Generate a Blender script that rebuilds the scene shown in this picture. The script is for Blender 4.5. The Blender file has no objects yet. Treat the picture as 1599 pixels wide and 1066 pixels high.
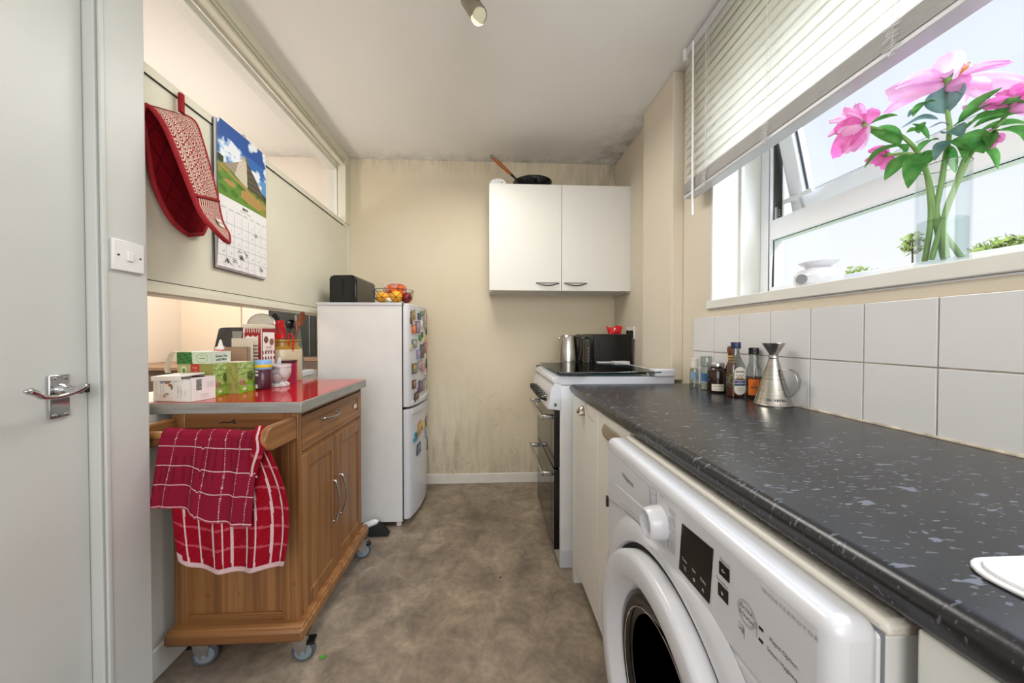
import bpy, bmesh, math, random
from math import sin, cos, pi, radians, sqrt
from mathutils import Vector, Matrix, noise as mnoise
random.seed(7)
scene = bpy.context.scene
COL = scene.collection

# ------------------------------------------------------------------ camera
EYE = 1.12
cam_d = bpy.data.cameras.new('camera'); cam = bpy.data.objects.new('camera', cam_d); COL.objects.link(cam)
cam_d.sensor_width = 36; cam_d.lens = 545/1599*36; cam_d.shift_x = (799.5-789)/1599; cam_d.clip_start = 0.01
YAW, PITCH = radians(2.84), radians(-0.84)
fw = Vector((sin(YAW)*cos(PITCH), cos(YAW)*cos(PITCH), sin(PITCH)))
cam.location = (0, 0, EYE); cam.rotation_euler = fw.to_track_quat('-Z', 'Y').to_euler()
scene.camera = cam
scene.view_settings.view_transform = 'Standard'; scene.view_settings.look = 'None'
scene.view_settings.gamma = 1; scene.view_settings.use_curve_mapping = False
scene.view_settings.exposure = 0.15

# ------------------------------------------------------------------ sky and lights
W = bpy.data.worlds.new('sky'); scene.world = W; W.use_nodes = True
nt = W.node_tree; nt.nodes.clear()
wo = nt.nodes.new('ShaderNodeOutputWorld'); bg = nt.nodes.new('ShaderNodeBackground')
tc = nt.nodes.new('ShaderNodeTexCoord'); sp = nt.nodes.new('ShaderNodeSeparateXYZ'); rp = nt.nodes.new('ShaderNodeValToRGB')
nt.links.new(tc.outputs['Generated'], sp.inputs[0]); nt.links.new(sp.outputs['Z'], rp.inputs[0])
rp.color_ramp.elements[0].position = 0.0; rp.color_ramp.elements[0].color = (1, 0.985, 0.97, 1)
rp.color_ramp.elements[1].position = 0.7; rp.color_ramp.elements[1].color = (0.74, 0.80, 0.98, 1)
e = rp.color_ramp.elements.new(0.3); e.color = (0.86, 0.91, 1.0, 1)
nt.links.new(rp.outputs[0], bg.inputs[0]); bg.inputs[1].default_value = 1.02
nt.links.new(bg.outputs[0], wo.inputs[0])

def light(name, kind, loc, energy, color=(1, 1, 1), rot=(0, 0, 0), size=None, size_y=None, **kw):
    d = bpy.data.lights.new(name, kind); o = bpy.data.objects.new(name, d); COL.objects.link(o)
    d.energy = energy; d.color = color; o.location = loc; o.rotation_euler = rot
    if size is not None:
        if kind == 'AREA':
            d.size = size
            if size_y: d.shape = 'RECTANGLE'; d.size_y = size_y
        elif kind == 'SUN': d.angle = size
        else: d.shadow_soft_size = size
    return o
light('sun', 'SUN', (0, 0, 6), 3.0, (1, .96, .88), Vector((.55, -.25, -.8)).to_track_quat('-Z', 'Y').to_euler(), .02)
# added unseen area lights: extra skylight outside the window, assumed fill behind the camera
light('window_fill', 'AREA', (1.9, .35, 2.9), 125, (.78, .88, 1), (0, radians(42), 0), 1.0, 1.7)
light('rear_fill', 'AREA', (.1, -1.25, 1.6), 25, (1, .97, .93), (radians(84), 0, 0), 1.6, 1.2)
light('next_room_fill', 'POINT', (-1.75, 1.85, 1.58), 17, (1, .92, .85), size=.12)  # added warm point light, kept out of sight, brightening the next room
light('ceiling_fill', 'AREA', (-.1, 1.55, 2.26), 14, (1, .96, .9), (0, 0, 0), .5, .9)  # soft fill light added under the ceiling, with no fixture of its own

# ------------------------------------------------------------------ materials
def lin(c):
    if isinstance(c, str):
        c = c.lstrip('#'); c = [int(c[i:i+2], 16)/255 for i in (0, 2, 4)]
        return tuple((x/12.92 if x <= .04045 else ((x+.055)/1.055)**2.4) for x in c)
    return tuple(c[:3])
MATS = {}
class NT:
    def __init__(s, name):
        s.m = bpy.data.materials.new(name); s.m.use_nodes = True; s.t = s.m.node_tree
        s.b = s.t.nodes['Principled BSDF']; s.out = s.t.nodes['Material Output']; MATS[name] = s.m
    def n(s, typ, **kw):
        x = s.t.nodes.new('ShaderNode'+typ)
        for k, v in kw.items(): setattr(x, k, v)
        return x
    def l(s, a, b): s.t.links.new(a, b)
    def coord(s, scale=(1, 1, 1), rot=(0, 0, 0)):
        g = s.n('NewGeometry'); mp = s.n('Mapping'); s.l(g.outputs['Position'], mp.inputs[0])
        mp.inputs['Scale'].default_value = scale; mp.inputs['Rotation'].default_value = rot
        return mp.outputs[0]
    def noise(s, co, scale, detail=4, rough=.5, dist=0):
        x = s.n('TexNoise'); s.l(co, x.inputs['Vector']); x.inputs['Scale'].default_value = scale
        x.inputs['Detail'].default_value = detail; x.inputs['Roughness'].default_value = rough; x.inputs['Distortion'].default_value = dist
        return x.outputs[0]
    def ramp(s, v, stops):
        r = s.n('ValToRGB'); s.l(v, r.inputs[0]); el = r.color_ramp.elements
        while len(el) < len(stops): el.new(.5)
        for q, (p, c) in zip(el, stops):
            q.position = p; q.color = (*(lin(c) if isinstance(c, str) else ((c,)*3 if not isinstance(c, tuple) else c)), 1)
        return r.outputs[0]
    def math(s, op, a, b=None, clamp=False):
        x = s.n('Math', operation=op, use_clamp=clamp)
        for i, v in enumerate((a, b)):
            if v is None: continue
            if isinstance(v, (int, float)): x.inputs[i].default_value = v
            else: s.l(v, x.inputs[i])
        return x.outputs[0]
    def mix(s, f, a, b, mode='MIX'):
        x = s.n('Mix', data_type='RGBA', blend_type=mode)
        for i, v in ((0, f), (6, a), (7, b)):
            if isinstance(v, (int, float)): x.inputs[i].default_value = v
            elif isinstance(v, str): x.inputs[i].default_value = (*lin(v), 1)
            else: s.l(v, x.inputs[i])
        return x.outputs[2]
    def xyz(s):
        g = s.n('NewGeometry'); q = s.n('SeparateXYZ'); s.l(g.outputs['Position'], q.inputs[0]); return q.outputs
    def base(s, c):
        if isinstance(c, str): s.b.inputs['Base Color'].default_value = (*lin(c), 1)
        else: s.l(c, s.b.inputs['Base Color'])
    def bump(s, v, strength=.2, dist=.002):
        x = s.n('Bump'); x.inputs['Strength'].default_value = strength; x.inputs['Distance'].default_value = dist
        s.l(v, x.inputs['Height']); s.l(x.outputs[0], s.b.inputs['Normal'])
    def set(s, rough=None, metal=None, spec=None, **kw):
        if rough is not None: s.b.inputs['Roughness'].default_value = rough
        if metal is not None: s.b.inputs['Metallic'].default_value = metal
        if spec is not None: s.b.inputs['Specular IOR Level'].default_value = spec
        for k, v in kw.items(): s.b.inputs[k].default_value = v

def plain(name, c, rough=.5, metal=0, var=.04, scale=12, bump=0, spec=None, **kw):
    """a base colour broken up by faint noise, optional fine bump"""
    m = NT(name); co = m.coord(); a = lin(c)
    v = m.noise(co, scale, 5)
    lo = tuple(max(0, x*(1-var*1.6)) for x in a); hi = tuple(min(1, x*(1+var)) for x in a)
    m.base(m.ramp(v, [(.3, lo), (.7, hi)])); m.set(rough, metal, spec, **kw)
    if bump: m.bump(m.noise(co, 180, 3), bump, .001)
    return m.m
plain('white_paint', '#e2e1da', .42, var=.03, scale=5, bump=.06)
plain('door_paint', '#c9cbc9', .4, var=.03, scale=3, bump=.05)
plain('panel_paint', '#dddac8', .5, var=.03, scale=3, bump=.05)
plain('skirting_paint', '#dedad0', .45, var=.05, scale=8)
plain('white_enamel', '#cbcbcf', .2, var=.01)
plain('white_plastic', '#e2e2e1', .3, var=.01)
plain('appliance_side', '#dedddb', .3, var=.02)
plain('grey_plastic', '#8d8f90', .4)
plain('pvc', '#f0f1f4', .3, var=.01)
plain('cream_laminate', '#dfdcd4', .25, var=.015, scale=2)
plain('cupboard_laminate', '#d9d8d2', .4, var=.015, scale=2)
plain('black_plastic', '#0c0c0d', .3)
plain('black_gloss', '#060607', .12)
plain('dark_gap', '#0a0908', .8)
plain('rubber_grey', '#4d5359', .6)
plain('rubber_mid', '#7d868c', .5)
plain('steel', '#b9b9ba', .25, 1, var=.03)
plain('chrome', '#c9cacc', .08, 1, var=.01)
plain('satin_nickel', '#a49a8c', .3, 1, var=.03)
plain('dark_steel', '#56544f', .3, 1)
plain('bamboo_bar', '#a87a45', .4, var=.15, scale=30)
plain('pan_wood', '#a45c2a', .45, var=.15, scale=40)
plain('spoon_wood', '#7a4424', .55, var=.2, scale=40)
plain('red_laminate', '#b5161d', .08, var=.03)
plain('red_plastic', '#c8121c', .35)
plain('red_cloth', '#94131f', .9, var=.15, scale=90, bump=.5)
plain('ceramic_glaze', '#a57d33', .15, var=.1)
plain('ceramic_cream', '#cbbd9f', .25, var=.05)
plain('white_ceramic', '#dddce0', .12, var=.02)
plain('tile_white', '#dcdcdd', .12, var=.015, scale=3)
plain('grout', '#cbbfae', .8, var=.25, scale=30)
plain('card_white', '#e9e6e4', .6)
plain('card_cream', '#d9d0bd', .7)
plain('card_brown', '#9a7f68', .7)
plain('navy', '#1c2b52', .35)
plain('blue_plastic', '#86b4e4', .35)
plain('yellow_paper', '#e5c21f', .5)
plain('ink', '#33343a', .6)
plain('ink_grey', '#83858c', .6)
plain('ink_green', '#2c6b4a', .6)
plain('ink_white', '#d8dadd', .5)
plain('orange_skin', '#e8741a', .45, bump=.4)
plain('lemon_skin', '#eba41c', .45, bump=.4)
plain('apple_skin', '#7c1414', .25, var=.3, scale=30)
plain('onion_white', '#e8e4da', .4)
plain('brick', '#9a6a58', .9, var=.3, scale=30)
plain('garden_green', '#9fb860', .8, var=.35, scale=9)
plain('stem_green', '#7fa35a', .45, var=.12, scale=20)
plain('trunk', '#6b5a46', .9)
plain('lawn', '#7f9a4e', .9, var=.2)
plain('marble_dark', '#b8b4b6', .3)
plain('blackboard', '#1d2220', .6, var=.2)
plain('pole_green', '#5f6f64', .5)
plain('sideboard_brown', '#6d5a52', .5)
plain('screen_dark', '#34363a', .3, var=.3, scale=20)
plain('purple_jar', '#4a1d2c', .15)
plain('magenta_tin', '#a3123f', .3)
plain('sauce_red', '#6a1a0c', .15)
plain('sauce_orange', '#d96a1e', .5)
plain('brown_glass', '#2a1712', .08)
plain('label_cream', '#d6cfbf', .6)
plain('leaf_scrap', '#4f8a35', .6)
plain('oven_glass', '#2a241f', .05)
plain('bristle', '#101010', .7)
plain('stamen', '#d8a23c', .6)
plain('slat_shaded', '#c9c8c6', .6)  # slat colour greyed to stand in for shade inside the raised stack
plain('slot_light', '#e9e5c9', .3)

def printed():
    m = NT('printed'); a = m.n('Attribute', attribute_name='Col'); m.l(a.outputs['Color'], m.b.inputs['Base Color']); m.set(.45)
    m = NT('cloth'); a = m.n('Attribute', attribute_name='Col')
    co = m.coord(); v = m.noise(co, 260, 3)
    m.base(m.mix(.35, a.outputs['Color'], m.ramp(v, [(.3, .25), (.7, 1.0)]), 'MULTIPLY')); m.set(.95, spec=.1); m.bump(v, .5, .002)
printed()

def m_worktop():
    m = NT('worktop_black'); co = m.coord((1, 1, 1)); x = m.xyz()
    big = m.noise(co, 5, 6, .6)
    base = m.ramp(big, [(.3, '#19191c'), (.7, '#27272a')])
    warp = m.coord((1.0, 2.6, 1.0), (0, 0, radians(30)))
    f1 = m.ramp(m.noise(warp, 34, 3, .45), [(.66, 0.0), (.69, .40)])
    f2 = m.ramp(m.noise(warp, 75, 2, .4), [(.65, 0.0), (.69, .28)])
    f3 = m.ramp(m.noise(m.coord((1, 1, 1)), 160, 2), [(.68, 0.0), (.8, .12)])
    f = m.math('MAXIMUM', m.math('MAXIMUM', f1, f2), f3)
    m.base(m.mix(f, base, '#8b8f9e'))
    m.set(.26, spec=.5); m.bump(m.noise(co, 400, 2), .08, .001)
m_worktop()

def m_floor():
    m = NT('vinyl_floor'); co = m.coord()
    a = m.noise(co, 2.6, 8, .62, .4); b = m.noise(co, 9, 8, .68, .6); c = m.noise(co, 42, 5, .6)
    col = m.ramp(a, [(.30, '#8a8178'), (.46, '#a0968a'), (.56, '#b0a698'), (.72, '#bfb7ac')])
    col = m.mix(.75, col, m.ramp(b, [(.3, '#6f6967'), (.5, '#a59c92'), (.7, '#cfc7bb')]), 'OVERLAY')
    col = m.mix(.45, col, m.ramp(c, [(.3, '#6a6460'), (.7, '#a8a29c')]), 'OVERLAY')
    m.base(col); m.set(.42); m.bump(c, .12, .001)
m_floor()

def m_wall(name, c1, c2, mould=False, stain=False):
    m = NT(name); co = m.coord(); x = m.xyz()
    v = m.noise(co, 1.6, 5); col = m.ramp(v, [(.3, c1), (.7, c2)])
    if mould:
        # black mould: speckles by the fridge and above the skirting, streaks under the ceiling and in the right corner
        lowm = m.ramp(x[2], [(.08, 1.0), (.55, .35), (1.25, .0)])
        nearf = m.ramp(m.math('ADD', x[0], .5), [(.0, 1.0), (.35, .8), (.62, .15), (1.0, .05)])
        streak = m.noise(m.coord((1, 1, .18)), 22, 7, .75)
        dots = m.ramp(m.noise(co, 85, 2, .5), [(.62, 0.0), (.66, 1.0)])
        big = m.ramp(m.noise(co, 5, 4, .6), [(.42, 0.0), (.62, 1.0)])
        k = m.math('MULTIPLY', m.math('MULTIPLY', lowm, m.math('MAXIMUM', nearf, m.ramp(x[2], [(.1, .7), (.42, .0)]))), m.ramp(streak, [(.44, .08), (.72, 1.0)]))
        k2 = m.math('MULTIPLY', m.math('MULTIPLY', dots, big), m.ramp(x[2], [(.3, .7), (1.35, .0)]))
        top = m.math('MULTIPLY', m.ramp(m.math('SUBTRACT', x[2], 1.44), [(.88, .0), (.995, .8)]), m.ramp(streak, [(.42, .0), (.75, .8)]))
        rc = m.math('MULTIPLY', m.ramp(x[0], [(.3, .0), (.98, .9)]), m.ramp(m.math('SUBTRACT', x[2], 1.44), [(.55, .0), (.9, 1.0)]))
        rc = m.math('MULTIPLY', rc, m.ramp(streak, [(.35, .2), (.65, 1.0)]))
        under = m.math('MULTIPLY', m.math('MULTIPLY', m.ramp(x[0], [(.75, .0), (.98, .8)]), m.ramp(x[2], [(1.1, .0), (1.2, .8), (1.43, .9), (1.5, 0.0)])), m.ramp(m.noise(co, 30, 6, .7), [(.45, 0.), (.62, 1.)]))
        f = m.math('MAXIMUM', m.math('MAXIMUM', k, k2), m.math('MAXIMUM', m.math('MAXIMUM', top, rc), under))
        col = m.mix(m.math('MULTIPLY', f, .74), col, '#4d463c')
    m.base(col); m.set(.75); m.bump(m.noise(co, 60, 4), .12, .003)
    return m
m_wall('wall_cream', '#d3c6ab', '#dacfb8', mould=True)
m_wall('wall_pier', '#d2c7b3', '#d8cebd')
m_wall('next_wall', '#ecdcc6', '#f1e3d0')
m_wall('next_plain', '#efe6da', '#f3ebe0')

def m_ceiling():
    m = NT('ceiling_white'); co = m.coord(); x = m.xyz()
    v = m.noise(co, 1.5, 5); col = m.ramp(v, [(.3, '#e8e6e2'), (.7, '#edecea')])
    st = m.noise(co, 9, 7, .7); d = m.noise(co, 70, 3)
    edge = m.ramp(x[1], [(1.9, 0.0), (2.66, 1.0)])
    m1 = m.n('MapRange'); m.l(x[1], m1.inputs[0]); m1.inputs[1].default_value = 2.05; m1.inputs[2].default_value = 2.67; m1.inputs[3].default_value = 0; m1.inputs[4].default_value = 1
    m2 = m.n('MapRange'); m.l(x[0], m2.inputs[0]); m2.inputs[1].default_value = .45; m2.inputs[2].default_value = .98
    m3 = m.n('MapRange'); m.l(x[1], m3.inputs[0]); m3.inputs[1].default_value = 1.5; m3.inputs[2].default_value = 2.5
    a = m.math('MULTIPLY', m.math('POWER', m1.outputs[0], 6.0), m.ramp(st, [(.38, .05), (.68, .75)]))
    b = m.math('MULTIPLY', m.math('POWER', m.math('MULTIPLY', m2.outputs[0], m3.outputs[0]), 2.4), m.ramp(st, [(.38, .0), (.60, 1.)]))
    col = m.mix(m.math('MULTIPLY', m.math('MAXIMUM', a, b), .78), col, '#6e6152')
    m.base(col); m.set(.8); m.bump(d, .05, .002)
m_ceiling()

def m_bamboo(name, axis, dark=1.0):
    """glued bamboo strips running along one axis"""
    m = NT(name); a = lin('#9c6233'); b = lin('#c08850')
    sc = {'z': (75, 75, 1.4), 'y': (75, 1.4, 75), 'x': (1.4, 75, 75)}[axis]
    v = m.noise(m.coord(sc), 1.0, 3, .6)
    w = m.noise(m.coord(tuple(q*.35 for q in sc)), 1.0, 2)
    knot = m.ramp(m.noise(m.coord(tuple((34 if q > 10 else 22) for q in sc)), 1.0, 2), [(.7, 0.0), (.74, .55)])
    dd = lambda c: tuple(q*dark for q in lin(c))
    col = m.ramp(v, [(.32, dd('#6f472a')), (.5, dd('#8d5f37')), (.66, dd('#a47546'))])
    col = m.mix(.5, col, m.ramp(w, [(.35, dd('#694326')), (.65, dd('#9d6f42'))]))
    col = m.mix(knot, col, '#6d3f1c')
    m.base(col); m.set(.36); m.bump(v, .08, .001)
m_bamboo('bamboo_z', 'z'); m_bamboo('bamboo_y', 'y'); m_bamboo('bamboo_x', 'x'); m_bamboo('bamboo_dark', 'x', .62); m_bamboo('bamboo_pale', 'y', 1.25)

def m_marble():
    m = NT('marble'); co = m.coord(); v = m.noise(co, 26, 5, .55, .8)
    m.base(m.ramp(v, [(.36, '#8f8e95'), (.45, '#c9c6c8'), (.7, '#dcd8d7')])); m.set(.3)
m_marble()
def m_lid():
    m = NT('lid_stained'); co = m.coord(); x = m.xyz()
    r = m.n('MapRange'); m.l(x[0], r.inputs[0]); r.inputs[1].default_value = .372; r.inputs[2].default_value = .405
    f = m.math('MULTIPLY', m.math('POWER', r.outputs[0], 1.5), m.ramp(m.noise(co, 130, 6, .7), [(.38, .15), (.55, 1.0)]))
    m.base(m.mix(m.math('MULTIPLY', f, .85), '#d9d4ca', '#4a2c1a')); m.set(.35)
m_lid()
def m_edge():
    m = NT('slab_edge'); co = m.coord((2, 2, 30)); v = m.noise(co, 4, 6, .6)
    m.base(m.ramp(v, [(.3, '#989894'), (.7, '#b5b6b4')])); m.set(.45, .5)
m_edge()
def m_brushed():
    m = NT('brushed_steel'); co = m.coord((1, 1, 60)); v = m.noise(co, 6, 4)
    m.base(m.ramp(v, [(.3, '#a8a49c'), (.7, '#c9c6c0')])); m.set(.22, 1)
m_brushed()
def m_petal(name, c1, c2):
    m = NT(name); co = m.coord(); v = m.noise(co, 45, 4)
    col = m.ramp(v, [(.3, c1), (.7, c2)])
    tr = m.n('BsdfTranslucent'); df = m.n('BsdfDiffuse'); mx = m.n('MixShader'); mx.inputs[0].default_value = .5
    m.l(col, tr.inputs[0]); m.l(col, df.inputs[0]); m.l(df.outputs[0], mx.inputs[1]); m.l(tr.outputs[0], mx.inputs[2]); m.l(mx.outputs[0], m.out.inputs[0])
m_petal('petal_pink', '#e58fc8', '#f3b3de'); m_petal('petal_deep', '#e268b4', '#ee90cb'); m_petal('petal_pale', '#eeb6e0', '#f8d3ee')
m_petal('leaf_green', '#3f7a3e', '#6a9f55'); m_petal('leaf_grey', '#5f7d7c', '#7f9c94')
def m_slat():
    m = NT('blind_slat'); tr = m.n('BsdfTranslucent'); df = m.n('BsdfDiffuse'); mx = m.n('MixShader'); mx.inputs[0].default_value = .62
    co = m.coord(); v = m.ramp(m.noise(co, 4, 3), [(.3, '#f6f5f0'), (.7, '#fdfcf8')])
    m.l(v, tr.inputs[0]); m.l(v, df.inputs[0])
    m.l(df.outputs[0], mx.inputs[1]); m.l(tr.outputs[0], mx.inputs[2])
    m.l(mx.outputs[0], m.out.inputs[0])
m_slat()
def m_glass(name, tint, gl=.06, rough=.02, tr=1.0):
    m = NT(name); t = m.n('BsdfTransparent'); t.inputs[0].default_value = (*lin(tint), 1)
    g = m.n('BsdfGlossy'); g.inputs['Roughness'].default_value = rough
    lw = m.n('LayerWeight'); lw.inputs[0].default_value = .25
    f = m.math('ADD', m.math('MULTIPLY', m.math('POWER', lw.outputs['Facing'], 2.0), .45), gl, True)
    mx = m.n('MixShader'); m.l(f, mx.inputs[0]); m.l(t.outputs[0], mx.inputs[1]); m.l(g.outputs[0], mx.inputs[2]); m.l(mx.outputs[0], m.out.inputs[0])
m_glass('pane_glass', '#fbfcfd', .02); m_glass('vase_glass', '#fafcfc', .03); m_glass('hob_glass', '#8fa5a3', .22)
m_glass('jar_glass', '#d6dcd8', .1); m_glass('water', '#eef4f2', .03)
m_glass('net_red', '#f0a898', .0)

# ------------------------------------------------------------------ mesh builder
ORG = {}
class MB:
    def __init__(s): s.v = []; s.f = []; s.c = []; s.M = None
    def add(s, vs, fs, cs=None):
        o = len(s.v); vs = [Vector(p) for p in vs]
        if s.M is not None: vs = [s.M @ p for p in vs]
        s.v += vs; s.f += [tuple(i+o for i in f) for f in fs]
        s.c += (cs if cs else [None]*len(fs)); return s
    def box(s, x0, x1, y0, y1, z0, z1):
        v = [(x, y, z) for z in (z0, z1) for y in (y0, y1) for x in (x0, x1)]
        return s.add(v, [(0, 2, 3, 1), (4, 5, 7, 6), (0, 1, 5, 4), (2, 6, 7, 3), (0, 4, 6, 2), (1, 3, 7, 5)])
    def tube(s, pts, r, n=12, closed=False, cap=True):
        pts = [Vector(p) for p in pts]; N = len(pts)
        rs = r if isinstance(r, (list, tuple)) else [r]*N
        vs = []; fs = []; up = None
        for i, p in enumerate(pts):
            a = pts[i-1] if (i or closed) else p; b = pts[(i+1) % N] if (i < N-1 or closed) else p
            t = (b-a).normalized() if (b-a).length > 1e-9 else Vector((0, 0, 1))
            if up is None: up = t.orthogonal().normalized()
            else: up = (up - t*up.dot(t)); up = up.normalized() if up.length > 1e-6 else t.orthogonal().normalized()
            w = t.cross(up)
            for k in range(n):
                q = 2*pi*k/n; vs.append(p+(up*cos(q)+w*sin(q))*rs[i])
        for i in range(N if closed else N-1):
            j = (i+1) % N
            for k in range(n): fs.append((i*n+k, i*n+(k+1) % n, j*n+(k+1) % n, j*n+k))
        if not closed and cap: fs += [tuple(reversed(range(n))), tuple(range((N-1)*n, N*n))]
        return s.add(vs, fs)
    def cyl(s, a, b, r0, r1=None, n=24): return s.tube([a, b], [r0, r0 if r1 is None else r1], n)
    def lathe(s, prof, c, n=32, axis=(0, 0, 1), sc=(1, 1)):
        ax = Vector(axis).normalized(); u = ax.orthogonal().normalized() if abs(ax.z) < .99 else Vector((1, 0, 0)); w = ax.cross(u)
        c = Vector(c); vs = []; fs = []; m = len(prof)
        for (r, z) in prof:
            for k in range(n):
                q = 2*pi*k/n; vs.append(c+ax*z+u*(r*cos(q)*sc[0])+w*(r*sin(q)*sc[1]))
        for i in range(m-1):
            for k in range(n): fs.append((i*n+k, i*n+(k+1) % n, (i+1)*n+(k+1) % n, (i+1)*n+k))
        if prof[0][0] > 1e-6: fs.append(tuple(reversed(range(n))))
        if prof[-1][0] > 1e-6: fs.append(tuple(range((m-1)*n, m*n)))
        return s.add(vs, fs)
    def prism(s, poly, o, u, w, d):
        """poly in the plane (o; u, w), pushed along d"""
        o, u, w, d = map(Vector, (o, u, w, d)); n = len(poly)
        a = [o+u*x+w*y for x, y in poly]; vs = a+[p+d for p in a]
        return s.add(vs, [tuple(reversed(range(n))), tuple(range(n, 2*n))]+[(i, (i+1) % n, n+(i+1) % n, n+i) for i in range(n)])
    def grid(s, fn, nu, nv, col=None, closeu=False):
        vs = [fn(i/nu, j/nv) for j in range(nv+1) for i in range(nu+(0 if closeu else 1))]
        w = nu+(0 if closeu else 1); fs = []; cs = []
        for j in range(nv):
            for i in range(nu):
                fs.append((j*w+i, j*w+(i+1) % w, (j+1)*w+(i+1) % w, (j+1)*w+i)); cs.append(col((i+.5)/nu, (j+.5)/nv) if col else None)
        return s.add(vs, fs, cs)
    def ball(s, c, r, n=20, sc=(1, 1, 1)):
        c = Vector(c); m = n//2
        return s.grid(lambda a, b: c+Vector((cos(2*pi*a)*sin(pi*b)*sc[0], sin(2*pi*a)*sin(pi*b)*sc[1], -cos(pi*b)*sc[2]))*r, n, m, closeu=True)
    def text(s, t, size, o, u, w, depth=.0004, align='CENTER', sx=1.0, bold=0.0):
        """lettering lying in the plane (o; u, w)"""
        cu = bpy.data.curves.new('t', 'FONT'); cu.body = t; cu.size = size; cu.align_x = align; cu.align_y = 'CENTER'; cu.resolution_u = 3; cu.offset = bold
        ob = bpy.data.objects.new('t', cu); COL.objects.link(ob)
        dg = bpy.context.evaluated_depsgraph_get(); me = bpy.data.meshes.new_from_object(ob.evaluated_get(dg))
        o, u, w = Vector(o), Vector(u).normalized(), Vector(w).normalized(); nrm = u.cross(w)
        s.add([o+u*(q.co.x*sx)+w*q.co.y+nrm*depth for q in me.vertices], [tuple(p.vertices) for p in me.polygons])
        bpy.data.objects.remove(ob); bpy.data.curves.remove(cu); bpy.data.meshes.remove(me)
        return s
    def build(s, name, mat, parent=None, loc=None, bevel=0, seg=2, smooth=True, ang=40, solid=0, sub=0, weld=True):
        if parent is not None: o0 = ORG[parent.name]
        elif loc is not None: o0 = Vector(loc)
        else:
            xs = [p.x for p in s.v]; ys = [p.y for p in s.v]; zs = [p.z for p in s.v]
            o0 = Vector(((min(xs)+max(xs))/2, (min(ys)+max(ys))/2, min(zs)))
        me = bpy.data.meshes.new(name); me.from_pydata([p-o0 for p in s.v], [], s.f)
        if any(c is not None for c in s.c):
            at = me.color_attributes.new('Col', 'FLOAT_COLOR', 'CORNER')
            for p, c in zip(me.polygons, s.c):
                c = lin(c) if c is not None else (.8, .8, .8)
                for li in p.loop_indices: at.data[li].color = (*c, 1)
        bm = bmesh.new(); bm.from_mesh(me)
        if weld: bmesh.ops.remove_doubles(bm, verts=bm.verts, dist=1e-6)
        bmesh.ops.recalc_face_normals(bm, faces=bm.faces); bm.to_mesh(me); bm.free()
        me.materials.append(MATS[mat] if isinstance(mat, str) else mat)
        if smooth:
            for p in me.polygons: p.use_smooth = True
            me.set_sharp_from_angle(angle=radians(ang))
        ob = bpy.data.objects.new(name, me); COL.objects.link(ob)
        if parent is not None: ob.parent = parent
        else: ob.location = o0
        ORG[ob.name] = o0
        if solid: q = ob.modifiers.new('solid', 'SOLIDIFY'); q.thickness = solid; q.offset = 0
        if bevel:
            q = ob.modifiers.new('bevel', 'BEVEL'); q.width = bevel; q.segments = seg; q.limit_method = 'ANGLE'; q.angle_limit = radians(40); q.harden_normals = False
        if sub: q = ob.modifiers.new('sub', 'SUBSURF'); q.levels = sub; q.render_levels = sub
        return ob
def tag(o, label, cat, group=None, kind=None):
    if label: o['label'] = label
    if cat: o['category'] = cat
    if group: o['group'] = group
    if kind: o['kind'] = kind
    return o
def thing(name, label, cat, loc, group=None):
    o = bpy.data.objects.new(name, None); COL.objects.link(o); o.location = loc; o.empty_display_size = .05
    ORG[o.name] = Vector(loc); return tag(o, label, cat, group)
def struct(o, label=None): o['kind'] = 'structure'; (label and o.__setitem__('label', label)); return o
def part(o, label): o['label'] = label; return o
def B(*a): return MB().box(*a)
X3, Y3, Z3 = Vector((1, 0, 0)), Vector((0, 1, 0)), Vector((0, 0, 1))
# ================================================================== the setting
D = 2.665; H = 2.44; XR = .98; XL = -1.03
struct(B(-2.6, 1.3, -1.6, D+.02, -.03, 0).build('floor', 'vinyl_floor', smooth=False))
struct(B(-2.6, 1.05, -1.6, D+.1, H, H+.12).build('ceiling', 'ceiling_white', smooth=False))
struct(B(-1.06, XR+.3, D, D+.12, 0, H).build('wall_back', 'wall_cream', smooth=False))
# right wall with the window hole
WY0, WY1, WZ0, WZ1 = -.75, 1.49, 1.235, 2.27
m = MB(); m.box(XR, XR+.3, WY1, D, 0, H); m.box(XR, XR+.3, -1.6, WY0, 0, H); m.box(XR, XR+.3, WY0, WY1, 0, WZ0); m.box(XR, XR+.3, WY0, WY1, WZ1, H)
struct(m.build('wall_right', 'wall_pier', smooth=False))
struct(B(.922, XR, 1.712, 2.045, .9, H).build('trim_1', 'wall_pier', smooth=False, bevel=.004), 'cream boxing running floor to ceiling in the right wall')
# white painted lining of the window recess
m = MB(); m.box(XR-.004, XR+.215, 1.478, WY1, WZ0, WZ1); m.box(XR+.115, XR+.13, 1.466, 1.479, WZ0, WZ1)
struct(m.build('trim_2', 'white_paint', smooth=False, bevel=.002), 'white painted side lining of the window recess')
struct(B(XR-.03, XR, -.75, 1.62, 2.335, 2.375).build('trim_3', 'white_paint', bevel=.003), 'white batten fixed to the wall behind the blind')
struct(B(-.5, XR, D-.016, D, 0, .075).build('baseboard_back', 'skirting_paint', bevel=.004), 'low cream skirting board under the back wall')
struct(B(-1.095, -1.081, 1.08, D-.016, 0, .10).build('baseboard_left', 'white_paint', bevel=.004))
struct(B(-1.16, -1.095, 1.0, D, 0, .862).build('wall_left_lower', 'white_paint', smooth=False))
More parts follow.
